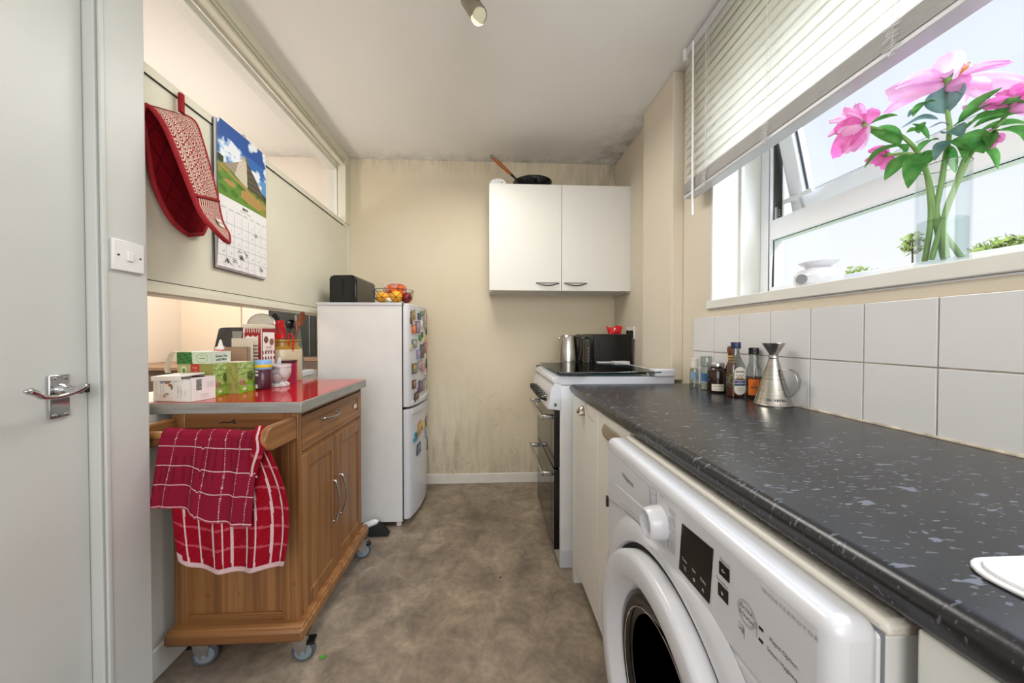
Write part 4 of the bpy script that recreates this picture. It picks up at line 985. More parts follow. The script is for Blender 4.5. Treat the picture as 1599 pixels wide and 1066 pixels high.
# magnets on the doors: (pixel box, colour a, colour b, shape, words)
def hit(px, py):
    """where the sight line of a pixel meets the bowed door"""
    rtv = Vector((cos(YAW), -sin(YAW), 0)); upv = rtv.cross(fw)
    def pj(y):
        d = Vector((fx(y), y, 0)); return 789+545*d.dot(rtv)/d.dot(fw)
    ys_ = [fy0+.012+(fy1-fy0-.05)*i/200 for i in range(201)]; best = max(ys_, key=pj)
    y = min([q for q in ys_ if q <= best], key=lambda q: abs(pj(q)-px))
    if px > pj(best)-.8: y = min(best+(px-pj(best)+.8)*.045, fy1-.035)
    r = fw+rtv*((pj(y)-789)/545)-upv*((py-533)/545)
    return y, EYE+r.z*y/r.y
mg = [
 ('a', 80, 75, 120, 265, '#4a2a18', '#c08a50', 'fig', 'dark brown figure fridge magnet, tallest at top left of the upper door'),
 ('a', 122, 60, 158, 200, '#7d7a52', '#b9a878', 'fig', 'olive figure fridge magnet beside the tall brown figure'),
 ('a', 190, 120, 222, 205, '#232c4a', '#5a6f9a', 'rect', 'small navy fridge magnet left of the green leaf one'),
 ('a', 216, 90, 268, 160, '#3d6e3c', '#86a070', 'leaf', 'green leaf shaped fridge magnet near the top of the upper door'),
 ('a', 268, 90, 298, 330, '#8a8578', '#d5d0c4', 'rect', 'tall grey and white fridge magnet strip at the top of the door'),
 ('a', 302, 130, 330, 275, '#b5777c', '#e6cfcb', 'rect', 'tall pink and white fridge magnet at the top far edge'),
 ('a', 224, 215, 246, 318, '#c9cccb', '#f0f0ee', 'oval', 'white oval fridge magnet below the green leaf'),
 ('a', 107, 272, 155, 385, '#c2502a', '#e0a070', 'rect', 'orange picture fridge magnet under the brown figure'),
 ('a', 157, 225, 210, 380, '#6a5f70', '#b7a6b5', 'rect', 'purple grey picture fridge magnet right of the orange picture'),
 ('a', 296, 300, 320, 405, '#4b4038', '#8d7a60', 'oval', 'dark oval fridge magnet left of the yellow duck shape'),
 ('a', 322, 318, 357, 382, '#e0a31c', '#f2c847', 'fig', 'bright yellow fridge magnet sticking out at the far edge'),
 ('a', 228, 365, 258, 440, '#39403c', '#6a7a6c', 'fig', 'small dark fridge magnet above the green gecko'),
 ('a', 196, 400, 230, 490, '#1f7a34', '#2f9a48', 'leaf', 'green gecko shaped fridge magnet on the upper door'),
 ('a', 282, 410, 318, 495, '#e2b53a', '#f1ead0', 'fig', 'yellow and white fridge magnet beside the navy one'),
 ('a', 322, 418, 348, 485, '#1f2d6a', '#4054a0', 'oval', 'navy oval fridge magnet at the far edge of the upper door'),
 ('a', 106, 465, 168, 575, '#5d6a66', '#b4bab4', 'rect', 'square grey mountain photo fridge magnet'),
 ('a', 77, 530, 92, 600, '#c8c0a0', '#d8d0b8', 'rect', 'tiny beige fridge magnet at the near edge of the door'),
 ('a', 263, 512, 296, 645, '#8c2f4a', '#c77a8a', 'rect', 'dark pink upright fridge magnet mid door'),
 ('a', 300, 495, 328, 590, '#c79a9c', '#e6c8c4', 'rect', 'pale pink fridge magnet under the navy oval'),
 ('a', 220, 532, 260, 716, '#353b38', '#6d7468', 'rect', 'tall dark grey fridge magnet between blue picture and pink one'),
 ('a', 167, 604, 216, 724, '#6f86b8', '#d09aa0', 'rect', 'blue and pink picture fridge magnet mid door'),
 ('a', 322, 578, 350, 684, '#5e5a34', '#958c5c', 'rect', 'olive fridge magnet at the far edge mid door'),
 ('a', 105, 784, 169, 918, '#3d5468', '#c2a04a', 'rect', 'large blue and gold landscape fridge magnet'),
 ('a', 190, 746, 234, 868, '#8a8288', '#c4b4b0', 'rect', 'grey pink fridge magnet above the flat pink one'),
 ('a', 234, 778, 280, 893, '#c4788a', '#e0a4b0', 'rect', 'flat pink fridge magnet mid door'),
 ('a', 293, 706, 330, 825, '#28482c', '#53704a', 'fig', 'dark green figure fridge magnet left of the brown one'),
 ('a', 334, 702, 370, 800, '#5a3420', '#8c5a38', 'oval', 'brown rounded fridge magnet jutting out at the far edge'),
 ('a', 311, 828, 342, 914, '#6d4a3c', '#d8ccc0', 'rect', 'brown and white fridge magnet low on the far edge'),
 ('a', 276, 922, 308, 990, '#8f9498', '#c9ccd0', 'fig', 'small grey fridge magnet above the white grey strip'),
 ('a', 312, 945, 354, 1060, '#a8a4a0', '#dedad4', 'rect', 'pale grey fridge magnet low at the far edge of the upper door'),
 ('b', 106, 25, 147, 135, '#241c18', '#b08a6a', 'rect', 'dark framed fridge magnet low at the near side of the upper door'),
 ('b', 172, 25, 226, 185, '#2c4a7a', '#b03a24', 'fig', 'blue and red figure fridge magnet low on the upper door'),
 ('b', 231, 18, 270, 158, '#6a6e6c', '#a9aca6', 'rect', 'grey photo fridge magnet right of the blue and red figure'),
 ('b', 318, 40, 344, 140, '#3d3a38', '#77706a', 'rect', 'dark slim fridge magnet just above the handle at the far edge'),
 ('b', 125, 168, 211, 297, '#2c241e', '#8a6a54', 'trap', 'dark tilted photo fridge magnet lowest on the upper door'),
 ('b', 277, 448, 310, 568, '#7a5c50', '#c9b0a4', 'rect', 'brown patterned fridge magnet at top of the freezer door'),
 ('b', 326, 445, 349, 578, '#8a8c90', '#b4b6ba', 'rect', 'grey fridge magnet at the far top of the freezer door'),
 ('b', 172, 548, 214, 732, '#a87a3a', '#d8b47a', 'trap', 'tall gold picture fridge magnet on the freezer door'),
 ('b', 223, 545, 262, 660, '#b39a3e', '#e0d28a', 'oval', 'round yellow fridge magnet on the freezer door'),
 ('b', 271, 592, 302, 744, '#8c8e94', '#c6c8cc', 'rect', 'slim grey fridge magnet right of the round yellow one'),
 ('b', 305, 585, 330, 672, '#a9a9ac', '#cfcfd2', 'rect', 'light grey fridge magnet beside the slim grey one'),
 ('b', 112, 684, 177, 810, '#2f9ab0', '#6a5c4c', 'fig', 'turquoise figure fridge magnet at the near side of the freezer door'),
 ('b', 156, 825, 214, 970, '#39404e', '#8c92a0', 'trap', 'square dark blue photo fridge magnet, lowest on the freezer door'),
 ('b', 290, 732, 322, 895, '#2f3236', '#7a5c4c', 'fig', 'dark figure fridge magnet low on the freezer door'),
 ('b', 322, 772, 351, 890, '#6c4634', '#a4806a', 'fig', 'brown figure fridge magnet low at the far edge of the freezer door'),
]
for k, (reg, x0, y0, x1, y1, ca, cb, shp, lab) in enumerate(mg):
    s_ = 8.52 if reg == 'a' else 8.2; oy = 475 if reg == 'a' else 590
    X0, X1, Y0, Y1 = 630+x0/s_, 630+x1/s_, oy+y0/s_, oy+y1/s_
    ya, zc1 = hit(X0, (Y0+Y1)/2); yb, _ = hit(X1, (Y0+Y1)/2); yb = min(max(yb, ya+.024), ya+.07, fy1-.015); ya = min(ya, yb-.022)
    ym_ = (ya+yb)/2; _, zt = hit((X0+X1)/2, Y0); _, zb_ = hit((X0+X1)/2, Y1)
    w_, h_ = yb-ya, zt-zb_; cz = (zt+zb_)/2
    rnd = random.Random(k)
    if shp == 'rect': poly = [(0, 0), (1, 0), (1, 1), (0, 1)]
    elif shp == 'trap': poly = [(0, 0), (1, .12), (.9, 1), (.12, .88)]
    elif shp == 'oval': poly = [(.5+.5*cos(2*pi*i/16), .5+.5*sin(2*pi*i/16)) for i in range(16)]
    elif shp == 'leaf': poly = [(0, .35), (.3, .1), (.7, 0), (1, .3), (.9, .75), (.6, 1), (.35, .8), (.1, .9)]
    else: poly = [(.15, 0), (.85, 0), (.95, .3), (.75, .55), (.9, .8), (.55, 1), (.25, .85), (.3, .55), (.05, .35)]
    tx = (fx(ym_+.01)-fx(ym_-.01))/.02; tg = Vector((tx, 1, 0)).normalized(); nn = Vector((tg.y, -tg.x, 0))
    def P2(p, d): return Vector((fx(ym_), ym_, zb_))+tg*((p[0]-.5)*w_)+Z3*(p[1]*h_)+nn*d
    n = len(poly); m = MB(); vs = [P2(p, .0005) for p in poly]+[P2(p, .006) for p in poly]
    inner = [P2((.5+(p[0]-.5)*.72, .5+(p[1]-.5)*.78), .0062) for p in poly]
    low = [(.5+(p[0]-.5)*.72, .5+(p[1]-.5)*.34-.2) for p in poly]
    fs = [tuple(range(n-1, -1, -1))]+[(i, (i+1) % n, n+(i+1) % n, n+i) for i in range(n)]+[tuple(range(n, 2*n))]
    m.add(vs, fs, [ca]*len(fs)); m.add(inner, [tuple(range(n))], [cb]); m.add([P2(p, .0068) for p in low], [tuple(range(n))], [tuple((a_+b_)/2 for a_, b_ in zip(lin(ca), lin(cb)))])
    tag(m.build('fridge_magnet', 'printed', None, (fx(ym_), ym_, cz), smooth=False, weld=False), lab, 'fridge magnet', 'fridge magnets on the doors')

# things on the fridge
t = thing('toaster', 'black two slot toaster on top of the fridge freezer', 'toaster', (-.83, 2.26, 1.317))
m = MB(); m.M = Matrix.Translation((-.872, 2.15, 1.317)) @ Matrix.Rotation(radians(-3), 4, 'Z')
prof = [(-.083, .008), (-.083, .150), (-.074, .166), (-.055, .173), (.055, .173), (.074, .166), (.083, .150), (.083, .008)]
m.prism(prof, (0, 0, 0), X3, Z3, (0, .30, 0)); m.build('body', 'black_gloss', t, bevel=.008, seg=3)
q = MB(); q.M = m.M; q.box(-.085, .085, -.002, .302, .0005, .010); q.build('base', 'black_plastic', t)
q = MB(); q.M = m.M; q.box(-.006, .006, -.0015, 0, .03, .15); part(q.build('lever_slot', 'dark_gap', t), 'vertical lever slot')
q = MB(); q.M = m.M; q.box(-.05, -.022, .05, .26, .1725, .1738); q.box(.022, .05, .05, .26, .1725, .1738); q.build('bread_slot', 'dark_gap', t)
# wire fruit basket
bc = Vector((-.585, 2.20, 1.3175))
t = thing('fruit_basket', 'black geometric wire basket of fruit beside the toaster', 'basket', bc)
r0, r1, zt = .068, .122, .085; N = 8
m = MB(); bot = [bc+Vector((r0*cos(2*pi*k/N), r0*sin(2*pi*k/N), .003)) for k in range(N)]; mid = [bc+Vector((.112*cos(2*pi*(k+.5)/N), .112*sin(2*pi*(k+.5)/N), .035)) for k in range(N)]; top = [bc+Vector((r1*cos(2*pi*k/N), r1*sin(2*pi*k/N), zt)) for k in range(N)]
for k in range(N):
    for a_, b_ in ((bot[k], bot[(k+1) % N]), (mid[k], mid[(k+1) % N]), (top[k], top[(k+1) % N]), (bot[k], mid[k]), (bot[(k+1) % N], mid[k]), (mid[k], top[k]), (mid[k], top[(k+1) % N]), (bot[k], bc+Z3*.003)): m.tube([a_, b_], .0016, 6)
m.build('wire_frame', 'black_plastic', t)
def fruit(name, label, cat, p, r, mat, sc=(1, 1, 1), stalk=False, group='fruit in the wire basket'):
    o = MB().ball(bc+Vector(p), r, 24, sc).build('skin' if stalk else name, mat, thing(name, label, cat, bc+Vector(p)-Z3*r, group) if stalk else None, None if stalk else bc+Vector(p))
    if not stalk: tag(o, label, cat, group)
    else:
        c_ = bc+Vector(p)+Z3*r*.9; part(MB().tube([c_, c_+Vector((.002, .001, .012))], .0012, 6).build('stalk', 'trunk', o.parent), 'short brown stalk')
    return o
fruit('lemon', 'large yellow lemon at the left in the wire basket', 'lemon', (-.060, -.018, .042), .034, 'lemon_skin', (1.15, 1, .95))
fruit('orange', 'large pale orange in the middle of the wire basket', 'orange', (.024, -.030, .045), .037, 'lemon_skin')
fruit('apple', 'dark red apple at the right in the wire basket', 'apple', (.082, -.008, .040), .033, 'apple_skin', stalk=True)
fruit('onion', 'white onion low between lemon and orange in the basket', 'onion', (-.014, -.028, .0225), .021, 'onion_white', (1.25, 1, .9))
net = [((-.028, .035, .098), .023, 'leftmost'), ((.000, -.003, .085), .021, 'lower middle'), ((.035, .030, .103), .023, 'topmost right'), ((.040, .010, .070), .020, 'lowest right')]
for p, r, w_ in net: fruit('satsuma', f'small deep orange satsuma in the red net, {w_} of the four', 'satsuma', p, r, 'orange_skin')
t = thing('fruit_net', 'red mesh bag holding satsumas over the wire basket', 'net bag', bc+Z3*.07)
m = MB(); rnd = random.Random(4)
def nf(a, b): # bag surface
    q = 2*pi*a; ph = pi*b; r_ = .062*(sin(ph)**.8)
    return bc+Vector((.004+r_*1.15*cos(q)-.01*cos(ph), .018+r_*.75*sin(q), .088-.042*cos(ph)))
for k in range(22):
    m.tube([nf(k/22+.5*j/14, .04+.92*j/14) for j in range(15)], .0006, 4); m.tube([nf(k/22-.5*j/14, .04+.92*j/14) for j in range(15)], .0006, 4)
part(m.build('mesh', 'red_plastic', t, smooth=False), 'fine red mesh')
m = MB(); m.grid(lambda u, v: bc+Vector((-.082+.05*u+.01*v, .015+.016*sin(6*u+3*v), .135-.05*u-.030*v*(1-u)+.02*v)), 12, 10, lambda u, v: '#e8e6e0' if u > .3 or v > .6 else '#23262c'); part(m.build('tag', 'printed', t, solid=.001), 'white and black net label')

# sweeping brush and leaf scrap on the floor
t = thing('hand_brush', 'hand brush with black bristles lying between trolley and fridge', 'brush', (-.63, 1.99, 0))
m = MB(); R0 = Vector((-.735, 1.985, .035)); R1 = Vector((-.622, 1.995, .075))
m.tube([R0, R0.lerp(R1, .4), R0.lerp(R1, .85), R1], [.012, .018, .019, .008], 14); m.build('handle', 'white_plastic', t)
m = MB()
for i in range(11):
    for j in range(3):
        a_ = Vector((-.690+.0072*i, 1.975+.014*j, .042+.0026*i)); b_ = a_+Vector((.030+.0028*i, -.006+.006*j, -.040-.0026*i)); b_.z = .001
        m.tube([a_, a_.lerp(b_, .5)+Vector((.004, 0, 0)), b_], [.0035, .0042, .0048], 6)
part(m.build('bristles', 'bristle', t), 'black bristle tufts')
m = MB(); c_ = Vector((-.576, 1.23, .001))
for k, (a_, l_) in enumerate(((0.2, .016), (.9, .013), (-.6, .014), (1.9, .012), (2.8, .016), (3.7, .011))):
    d_ = Vector((cos(a_), sin(a_), .12)); n_ = Vector((-d_.y, d_.x, 0)); m.add([c_, c_+d_*l_*.5+n_*.0035, c_+d_*l_+Z3*.001, c_+d_*l_*.5-n_*.0035], [(0, 1, 2, 3)])
tag(m.build('leaf_scrap', 'leaf_scrap', None, c_, smooth=False, solid=.0006), 'scrap of green leaf on the floor by the front castor', 'leaf')
tag(B(.055, .060, 1.60, 1.606, .0005, .003).build('crumb', 'dark_gap'), 'tiny dark crumb on the open floor', 'crumb')
# ================================================================== things on the trolley and hatch sill
SZ = .9004
def quadface(p00, p10, p11, p01, fn, nu, nv, off=0.0):
    p00, p10, p11, p01 = map(Vector, (p00, p10, p11, p01)); n = (p10-p00).cross(p01-p00).normalized()*off
    m = MB(); m.grid(lambda u, v: p00.lerp(p10, u).lerp(p01.lerp(p11, u), v)+n, nu, nv, fn); return m
def farm(u, v):
    """green valley print: fields, round tree, stone barn, wall, sheep"""
    n1 = mnoise.noise(Vector((u*5, v*9, 1.3))); n2 = mnoise.noise(Vector((u*16, v*20, 4.1)))
    if (u-.70)**2/.042+(v-.52)**2/.026 < 1+.6*n2: return '#3f5a2c' if n2 > 0 else '#5f7c3a'
    if .03 < u < .36 and .25 < v < .40: return '#a98064' if u < .30 else '#8f6a54'
    if .03 < u < .36 and v >= .40 and v < .40+.09*(1-abs(u-.2)/.2): return '#b5a49c'
    if abs(v-(.25-.07*u)) < .014 and u > .2: return '#a49c8c'
    if (u-.35)**2/.012+(v-.12)**2/.0022 < 1: return '#e6dccf'
    if v < .34: return '#8cc23c' if n1 > -.1 else '#76ab33'
    if abs((v-.60)-.10*u) < .012 or (abs(v-.80+.05*u) < .010): return '#5d7a3a'
    if v < .5: return '#a6c768' if n1 > -.1 else '#89ae50'
    if v < .8: return '#96b860' if n1+n2*.5 > 0 else '#a9c87c'
    return '#b9d08c' if n1+n2 > -.1 else '#86a65c'
def olive(u, v):
    return '#a3a45a' if mnoise.noise(Vector((u*6, v*6, 2))) > -.05 else '#8f9650'
def farm_box(name, label, x0, x1, y0, y1, z0, z1, front):
    t = thing(name, label, 'tea box', ((x0+x1)/2, (y0+y1)/2, z0), 'green farm picture tea boxes')
    B(x0, x1, y0, y1, z0, z1).build('carton', 'card_cream', t, bevel=.0008)
    quadface((x1, y0, z0), (x1, y1, z0), (x1, y1, z1), (x1, y0, z1), farm, 60, 64, .0004).build('picture', 'printed', t, smooth=False)
    quadface((x0, y0, z0), (x1, y0, z0), (x1, y0, z1), (x0, y0, z1), front, 60, 40, .0004).build('front_print', 'printed', t, smooth=False)
    return t
def frontA(u, v):
    if .36 < u < .62: return '#c8372a' if v > .52 else '#b9b27a'
    if (u-.18)**2/.006+(v-.80)**2/.02 < 1: return '#dfe4cc' if (u-.18)**2/.002+(v-.80)**2/.006 > 1 else '#5f9a44'
    return '#b6b682' if u < .36 else '#9a9a50'
a_ = farm_box('tea_box', 'tea box with green farm picture and red label under the green tea box', -1.125, -1.0, 1.322, 1.412, SZ, 1.020, frontA)
m = MB(); m.text('TEA', .010, (-1.064, 1.3212, 1.005), X3, Z3); m.text('breakfast', .007, (-1.064, 1.3212, .992), X3, Z3); m.build('lettering', 'card_cream', a_, smooth=False)
farm_box('tea_box', 'tea box with green farm picture standing beside the purple jar', -1.03, -.955, 1.385, 1.478, SZ, 1.020, lambda u, v: olive(u, v) if u > .1 else '#5c5f3a')
# green tea box, open, lying on top
t = thing('tea_box', 'open green tea with mint box lying on top of the farm picture box', 'tea box', (-1.06, 1.35, 1.0205), None)
x0, x1, y0, y1, z0, z1 = -1.118, -1.0, 1.312, 1.408, 1.0207, 1.063
m = MB(); m.box(x0, x1, y0, y0+.001, z0, z1); m.box(x0, x1, y1-.001, y1, z0, z1); m.box(x0, x0+.001, y0, y1, z0, z1); m.box(x1-.001, x1, y0, y1, z0, z1); m.box(x0, x1, y0, y1, z0, z0+.001)
m.box(x0+.02, x1-.02, y0+.01, y1, z1, z1+.001)
m.build('carton', 'card_white', t, smooth=False)
def tea_front(u, v):
    if u < .46-.03*v: return '#1f5a26' if sin(u*31+v*9)+sin(v*23-u*12) > .2 else '#2f7a34'
    r = sqrt(((u-.74)/.8)**2+((v-.48)/2.0)**2)
    if .185 < r*1.0 < .215 and int(20*math.atan2((v-.48)/2, (u-.74)/.8)) % 3: return '#6aa35c'
    if r < .12 and int(v*14) % 3 == 0: return '#7f9f78'
    return '#c9dac2'
quadface((x0, y0, z0), (x1, y0, z0), (x1, y0, z1), (x0, y0, z1), tea_front, 80, 40, .0004).build('front_print', 'printed', t, smooth=False)
quadface((x1, y0, z0), (x1, y1, z0), (x1, y1, z1), (x1, y0, z1), lambda u, v: '#cfdccf', 4, 4, .0004).build('end_print', 'printed', t, smooth=False)
m = MB(); m.text('Green Tea', .0135, (x1+.0008, (y0+y1)/2, 1.047), Y3, Z3, bold=.0002); m.text('with Mint', .0135, (x1+.0008, (y0+y1)/2, 1.034), Y3, Z3, bold=.0002); m.build('lettering', 'ink_green', t, smooth=False)
pth = [(-1.112, 1.063), (-1.128, 1.066), (-1.140, 1.056), (-1.150, 1.030), (-1.156, 1.000), (-1.152, .988)]
m = MB()
def f(u, v):
    i = v*(len(pth)-1); a_ = int(min(i, len(pth)-2)); fr = i-a_
    return Vector((pth[a_][0]*(1-fr)+pth[a_+1][0]*fr, 1.305+.022*u, pth[a_][1]*(1-fr)+pth[a_+1][1]*fr))
m.grid(f, 2, 20); part(m.build('torn_flap', 'card_cream', t, solid=.0006), 'pale torn flap curling down')
# white box in front
t = thing('tea_box', 'open white tea box with barcode end at the front of the red top', 'tea box', (-1.06, 1.25, SZ))
RM = Matrix.Translation((-.990, 1.212, SZ)) @ Matrix.Rotation(radians(-11), 4, 'Z')
m = MB(); m.M = RM; L_, Wd, Hh = .148, .086, .080
m.box(-L_, 0, 0, .001, 0, Hh-.004); m.box(-L_, 0, Wd-.001, Wd, 0, Hh); m.box(-L_, -L_+.001, 0, Wd, 0, Hh); m.box(-.001, 0, 0, Wd, 0, Hh); m.box(-L_, 0, 0, Wd, 0, .001)
m.build('carton', 'card_white', t, smooth=False)
m = MB(); m.M = RM @ Matrix.Translation((-L_-.002, -.004, Hh+.000)) @ Matrix.Rotation(radians(3), 4, 'X') @ Matrix.Rotation(radians(-2), 4, 'Y'); m.box(0, L_-.025, 0, Wd-.01, 0, .0035); m.box(0, L_-.03, -.0015, 0, -.012, .003); m.build('lid', 'card_white', t, smooth=False)
m = MB(); m.M = RM; m.prism([(.017*cos(pi+pi*k/14), Hh-.0045+.017*sin(pi+pi*k/14)) for k in range(15)], (-.092, -.0004, 0), X3, Z3, (0, .0003, 0)); part(m.build('thumb_cut', 'card_brown', t, smooth=False), 'dark half round thumb cut')
m = MB(); m.M = RM; rnd = random.Random(3)
for k in range(5): m.text('herbal infusion blend', .0052, (-.135+.0, -.0006, .04) if k == 0 else (-.128+.011*k+(.045 if k > 2 else 0), -.0006, .034), Z3, -X3, .0004)
for k in range(3): m.text('recycle', .006, (-.022-.013*k, -.0006, .030+.004*k), Z3, -X3, .0004)
m.text('STORE COOL', .0045, (.0006, .046, .020), Y3, Z3); m.text('best before end', .0042, (.0006, .046, .012), Y3, Z3)
for k in range(4): m.text('ingredients', .0045, (.0006, .058+.006*k, .052), Z3, -Y3, .0004)
m.build('lettering', 'ink_grey', t, smooth=False)
m = MB(); m.M = RM; zz = .036
for k in range(16): h_ = rnd.choice((.0007, .0012, .0018)); m.box(.0, .0006, .018, .036, zz, zz+h_); zz += h_+.0011
m.build('barcode', 'ink', t, smooth=False)
m = MB(); m.M = RM; m.grid(lambda u, v: Vector((-.112+.018*cos(2*pi*u)*v*.5, -.0007, .066+.014*sin(2*pi*u)*v*.5)), 12, 2, lambda u, v: '#8f8fb4')
m.grid(lambda u, v: Vector((-.080+.008*cos(2*pi*u)*v, -.0007, .055+.005*sin(2*pi*u)*v)), 12, 2, lambda u, v: '#b5502c'); m.grid(lambda u, v: Vector((-.104+.005*cos(2*pi*u)*v, -.0007, .018+.005*sin(2*pi*u)*v)), 12, 2, lambda u, v: '#d88a2c')
m.grid(lambda u, v: Vector((-.094+.009*cos(2*pi*u)*v, -.0007, .026+.003*sin(2*pi*u)*v)), 12, 2, lambda u, v: '#6a8a4c'); m.grid(lambda u, v: Vector((-.074+.004*cos(2*pi*u)*v, -.0007, .048+.008*sin(2*pi*u)*v)), 12, 2, lambda u, v: '#5c7a48')
m.build('flower_prints', 'printed', t, smooth=False, weld=False)
t2 = tag(B(-1.06, -1.015, 1.300, 1.312, .975, .979).build('pen', 'black_plastic', bevel=.001, loc=(-1.04, 1.30, .975)), 'thin black pen lying across the back of the white tea box', 'pen')
# glue bottle
t = thing('glue_bottle', 'small white bottle with pointed tip behind the green tea box', 'bottle', (-1.105, 1.50, SZ)); c = (-1.105, 1.50, 0)
MB().lathe([(.018, SZ), (.019, .905), (.019, 1.070), (.016, 1.076), (.010, 1.078)], c, 28).build('bottle', 'white_plastic', t)
MB().lathe([(.010, 1.078), (.008, 1.084), (.0035, 1.105), (.001, 1.107)], c, 20).build('nozzle', 'white_plastic', t)
part(MB().lathe([(.0192, 1.048), (.0195, 1.050), (.0195, 1.064), (.0192, 1.066)], c, 28).build('label', 'red_plastic', t), 'red label band')
# open brown carton with a white flap
t = thing('cereal_carton', 'open brown carton with a raised white flap behind the farm boxes', 'carton', (-1.06, 1.55, SZ))
m = MB(); x0, x1, y0, y1, z1 = -1.115, -.995, 1.495, 1.535, 1.075
m.box(x0, x1, y0, y0+.001, SZ, z1); m.box(x0, x1, y1-.001, y1, SZ, z1); m.box(x0, x0+.001, y0, y1, SZ, z1); m.box(x1-.001, x1, y0, y1, SZ, z1); m.box(x0, x1, y0, y1, SZ, SZ+.001); part(m.build('carton', 'card_brown', t, smooth=False), 'brown inside face of the carton')
m = MB(); m.box(-1.085, -1.0, y1-.001, y1+.001, 1.068, 1.112); m.box(-1.002, -.986, y1-.02, y1-.018, SZ+.02, 1.09); part(m.build('flap', 'card_cream', t, smooth=False), 'pale raised flap')
# purple jar with blue lid
t = thing('coffee_jar', 'dark purple jar with pale blue lid beside the mortar', 'jar', (-.932, 1.497, SZ)); c = (-.932, 1.497, 0)
MB().lathe([(.026, SZ), (.028, .905), (.030, .93), (.028, .985), (.024, .990)], c, 32).build('jar', 'purple_jar', t)
part(MB().lathe([(.029, .984), (.030, .986), (.030, 1.018), (.028, 1.022), (.001, 1.022)], c, 32).build('lid', 'blue_plastic', t), 'pale blue lid')
part(MB().lathe([(.0302, .992), (.0305, .993), (.0305, 1.003), (.0302, 1.004)], c, 32).build('lid_band', 'yellow_paper', t), 'yellow band')
m = MB(); m.grid(lambda u, v: Vector((c[0]+.0302*cos(radians(235+50*u)), c[1]+.0302*sin(radians(235+50*u)), .908+.075*v)), 20, 24, lambda u, v: '#e8e4e4' if (.66 < v < .95 and int(v*60) % 3 and u < .6) or (v < .22 and u < .5) else '#57304a')
m.build('label', 'printed', t)
# mortar and pestle
t = thing('mortar', 'grey veined marble mortar on the red trolley top', 'mortar', (-.922, 1.585, SZ)); c = (-.922, 1.585, 0)
MB().lathe([(.040, SZ), (.042, .903), (.042, .912), (.036, .916), (.030, .922), (.044, .942), (.0475, .962), (.0475, .984), (.049, .986), (.049, .997), (.043, .998), (.038, .96), (.02, .935), (.001, .932)], c, 48).build('bowl', 'marble', t, ang=30)
t = thing('pestle', 'white marble pestle leaning in the grey mortar', 'pestle', (-.93, 1.59, .94))
m = MB(); m.tube([(-.938, 1.592, .948), (-.93, 1.588, .97), (-.915, 1.578, 1.015), (-.913, 1.576, 1.024)], [.013, .011, .008, .005], 16); m.ball((-.938, 1.592, .952), .0145, 16); m.build('shaft', 'white_ceramic', t)
# magenta tin
t = thing('round_tin', 'magenta round tin with a dark lid behind the mortar', 'tin', (-.935, 1.675, SZ)); c = (-.935, 1.675, 0)
MB().lathe([(.040, SZ), (.040, 1.0)], c, 36).build('tin', 'magenta_tin', t); part(MB().lathe([(.041, .998), (.0415, 1.0), (.0415, 1.010), (.001, 1.011)], c, 36).build('lid', 'purple_jar', t), 'dark lid')
# biscuit tin
t = thing('biscuit_tin', 'tall red and cream patterned square tin behind the jars', 'tin', (-1.04, 1.62, SZ))
x0, x1, y0, y1 = -1.078, -.992, 1.585, 1.665
RT = Matrix.Translation((-.992, 1.585, 0)) @ Matrix.Rotation(radians(-6), 4, 'Z') @ Matrix.Translation((.992, -1.585, 0))
m = MB(); m.M = RT; m.box(x0, x1, y0, y1, SZ, 1.160); m.build('tin', 'card_cream', t, bevel=.004)
m = MB(); m.M = RT; m.box(x0-.0015, x1+.0015, y0-.0015, y1+.0015, 1.157, 1.174); part(m.build('lid', 'label_cream', t, bevel=.002), 'cream lid')
def tinA(u, v):
    if u < .06 or u > .95: return '#e8e0dc'
    if v > .93: return '#8c1c24' if sin(u*50) > -.2 else '#d8c8c4'
    if .12 < u < .80 and v < .88-.03*abs(sin(u*12)): return ('#6a5a5a' if (int(v*34) % 2 and abs(sin(u*37+int(v*34)*2.3)) > .35 and v < .72) else '#efe8e2')
    return '#9c1f28' if v > .45 else ('#c98a8e' if sin(u*60)*sin(v*55) > 0 else '#efe4e0')
def tinB(u, v):
    if u < .06 or u > .95: return '#9c1f28'
    if v > .93: return '#8c1c24'
    if .70 < v < .88 and (u-.3)**2/.03+(v-.80)**2/.004 < 1: return '#6d4a3c'
    if .70 < v < .88 and (u-.72)**2/.03+(v-.76)**2/.004 < 1: return '#8a5c48'
    if .40 < v < .60: return '#7c2428' if sin(u*30) > 0 and int(v*20) % 2 else '#efe6e2'
    return '#efe6e2' if not (.1 < v < .3 and sin(u*26)*sin(v*60) > .2) else '#b5525a'
for p, fn, nm in (((x0, y0), tinA, 'front_print'), (None, tinB, 'side_print')):
    if p: q = quadface((x0, y0-.0006, SZ+.004), (x1, y0-.0006, SZ+.004), (x1, y0-.0006, 1.155), (x0, y0-.0006, 1.155), fn, 60, 90)
    else: q = quadface((x1+.0006, y0, SZ+.004), (x1+.0006, y1, SZ+.004), (x1+.0006, y1, 1.155), (x1+.0006, y0, 1.155), fn, 40, 90)
    q.v = [RT @ w_ for w_ in q.v]; q.build(nm, 'printed', t, smooth=False)
m = MB(); m.M = RT; m.text('Favourite Bakes', .0115, ((x0+x1)/2-.004, y0-.001, 1.128), X3, Z3); m.text('SWEET', .013, (x1+.001, (y0+y1)/2, 1.07), Y3, Z3); m.text('TREATS', .013, (x1+.001, (y0+y1)/2, 1.055), Y3, Z3); part(m.build('lettering', 'red_cloth', t, smooth=False), 'red lettering')
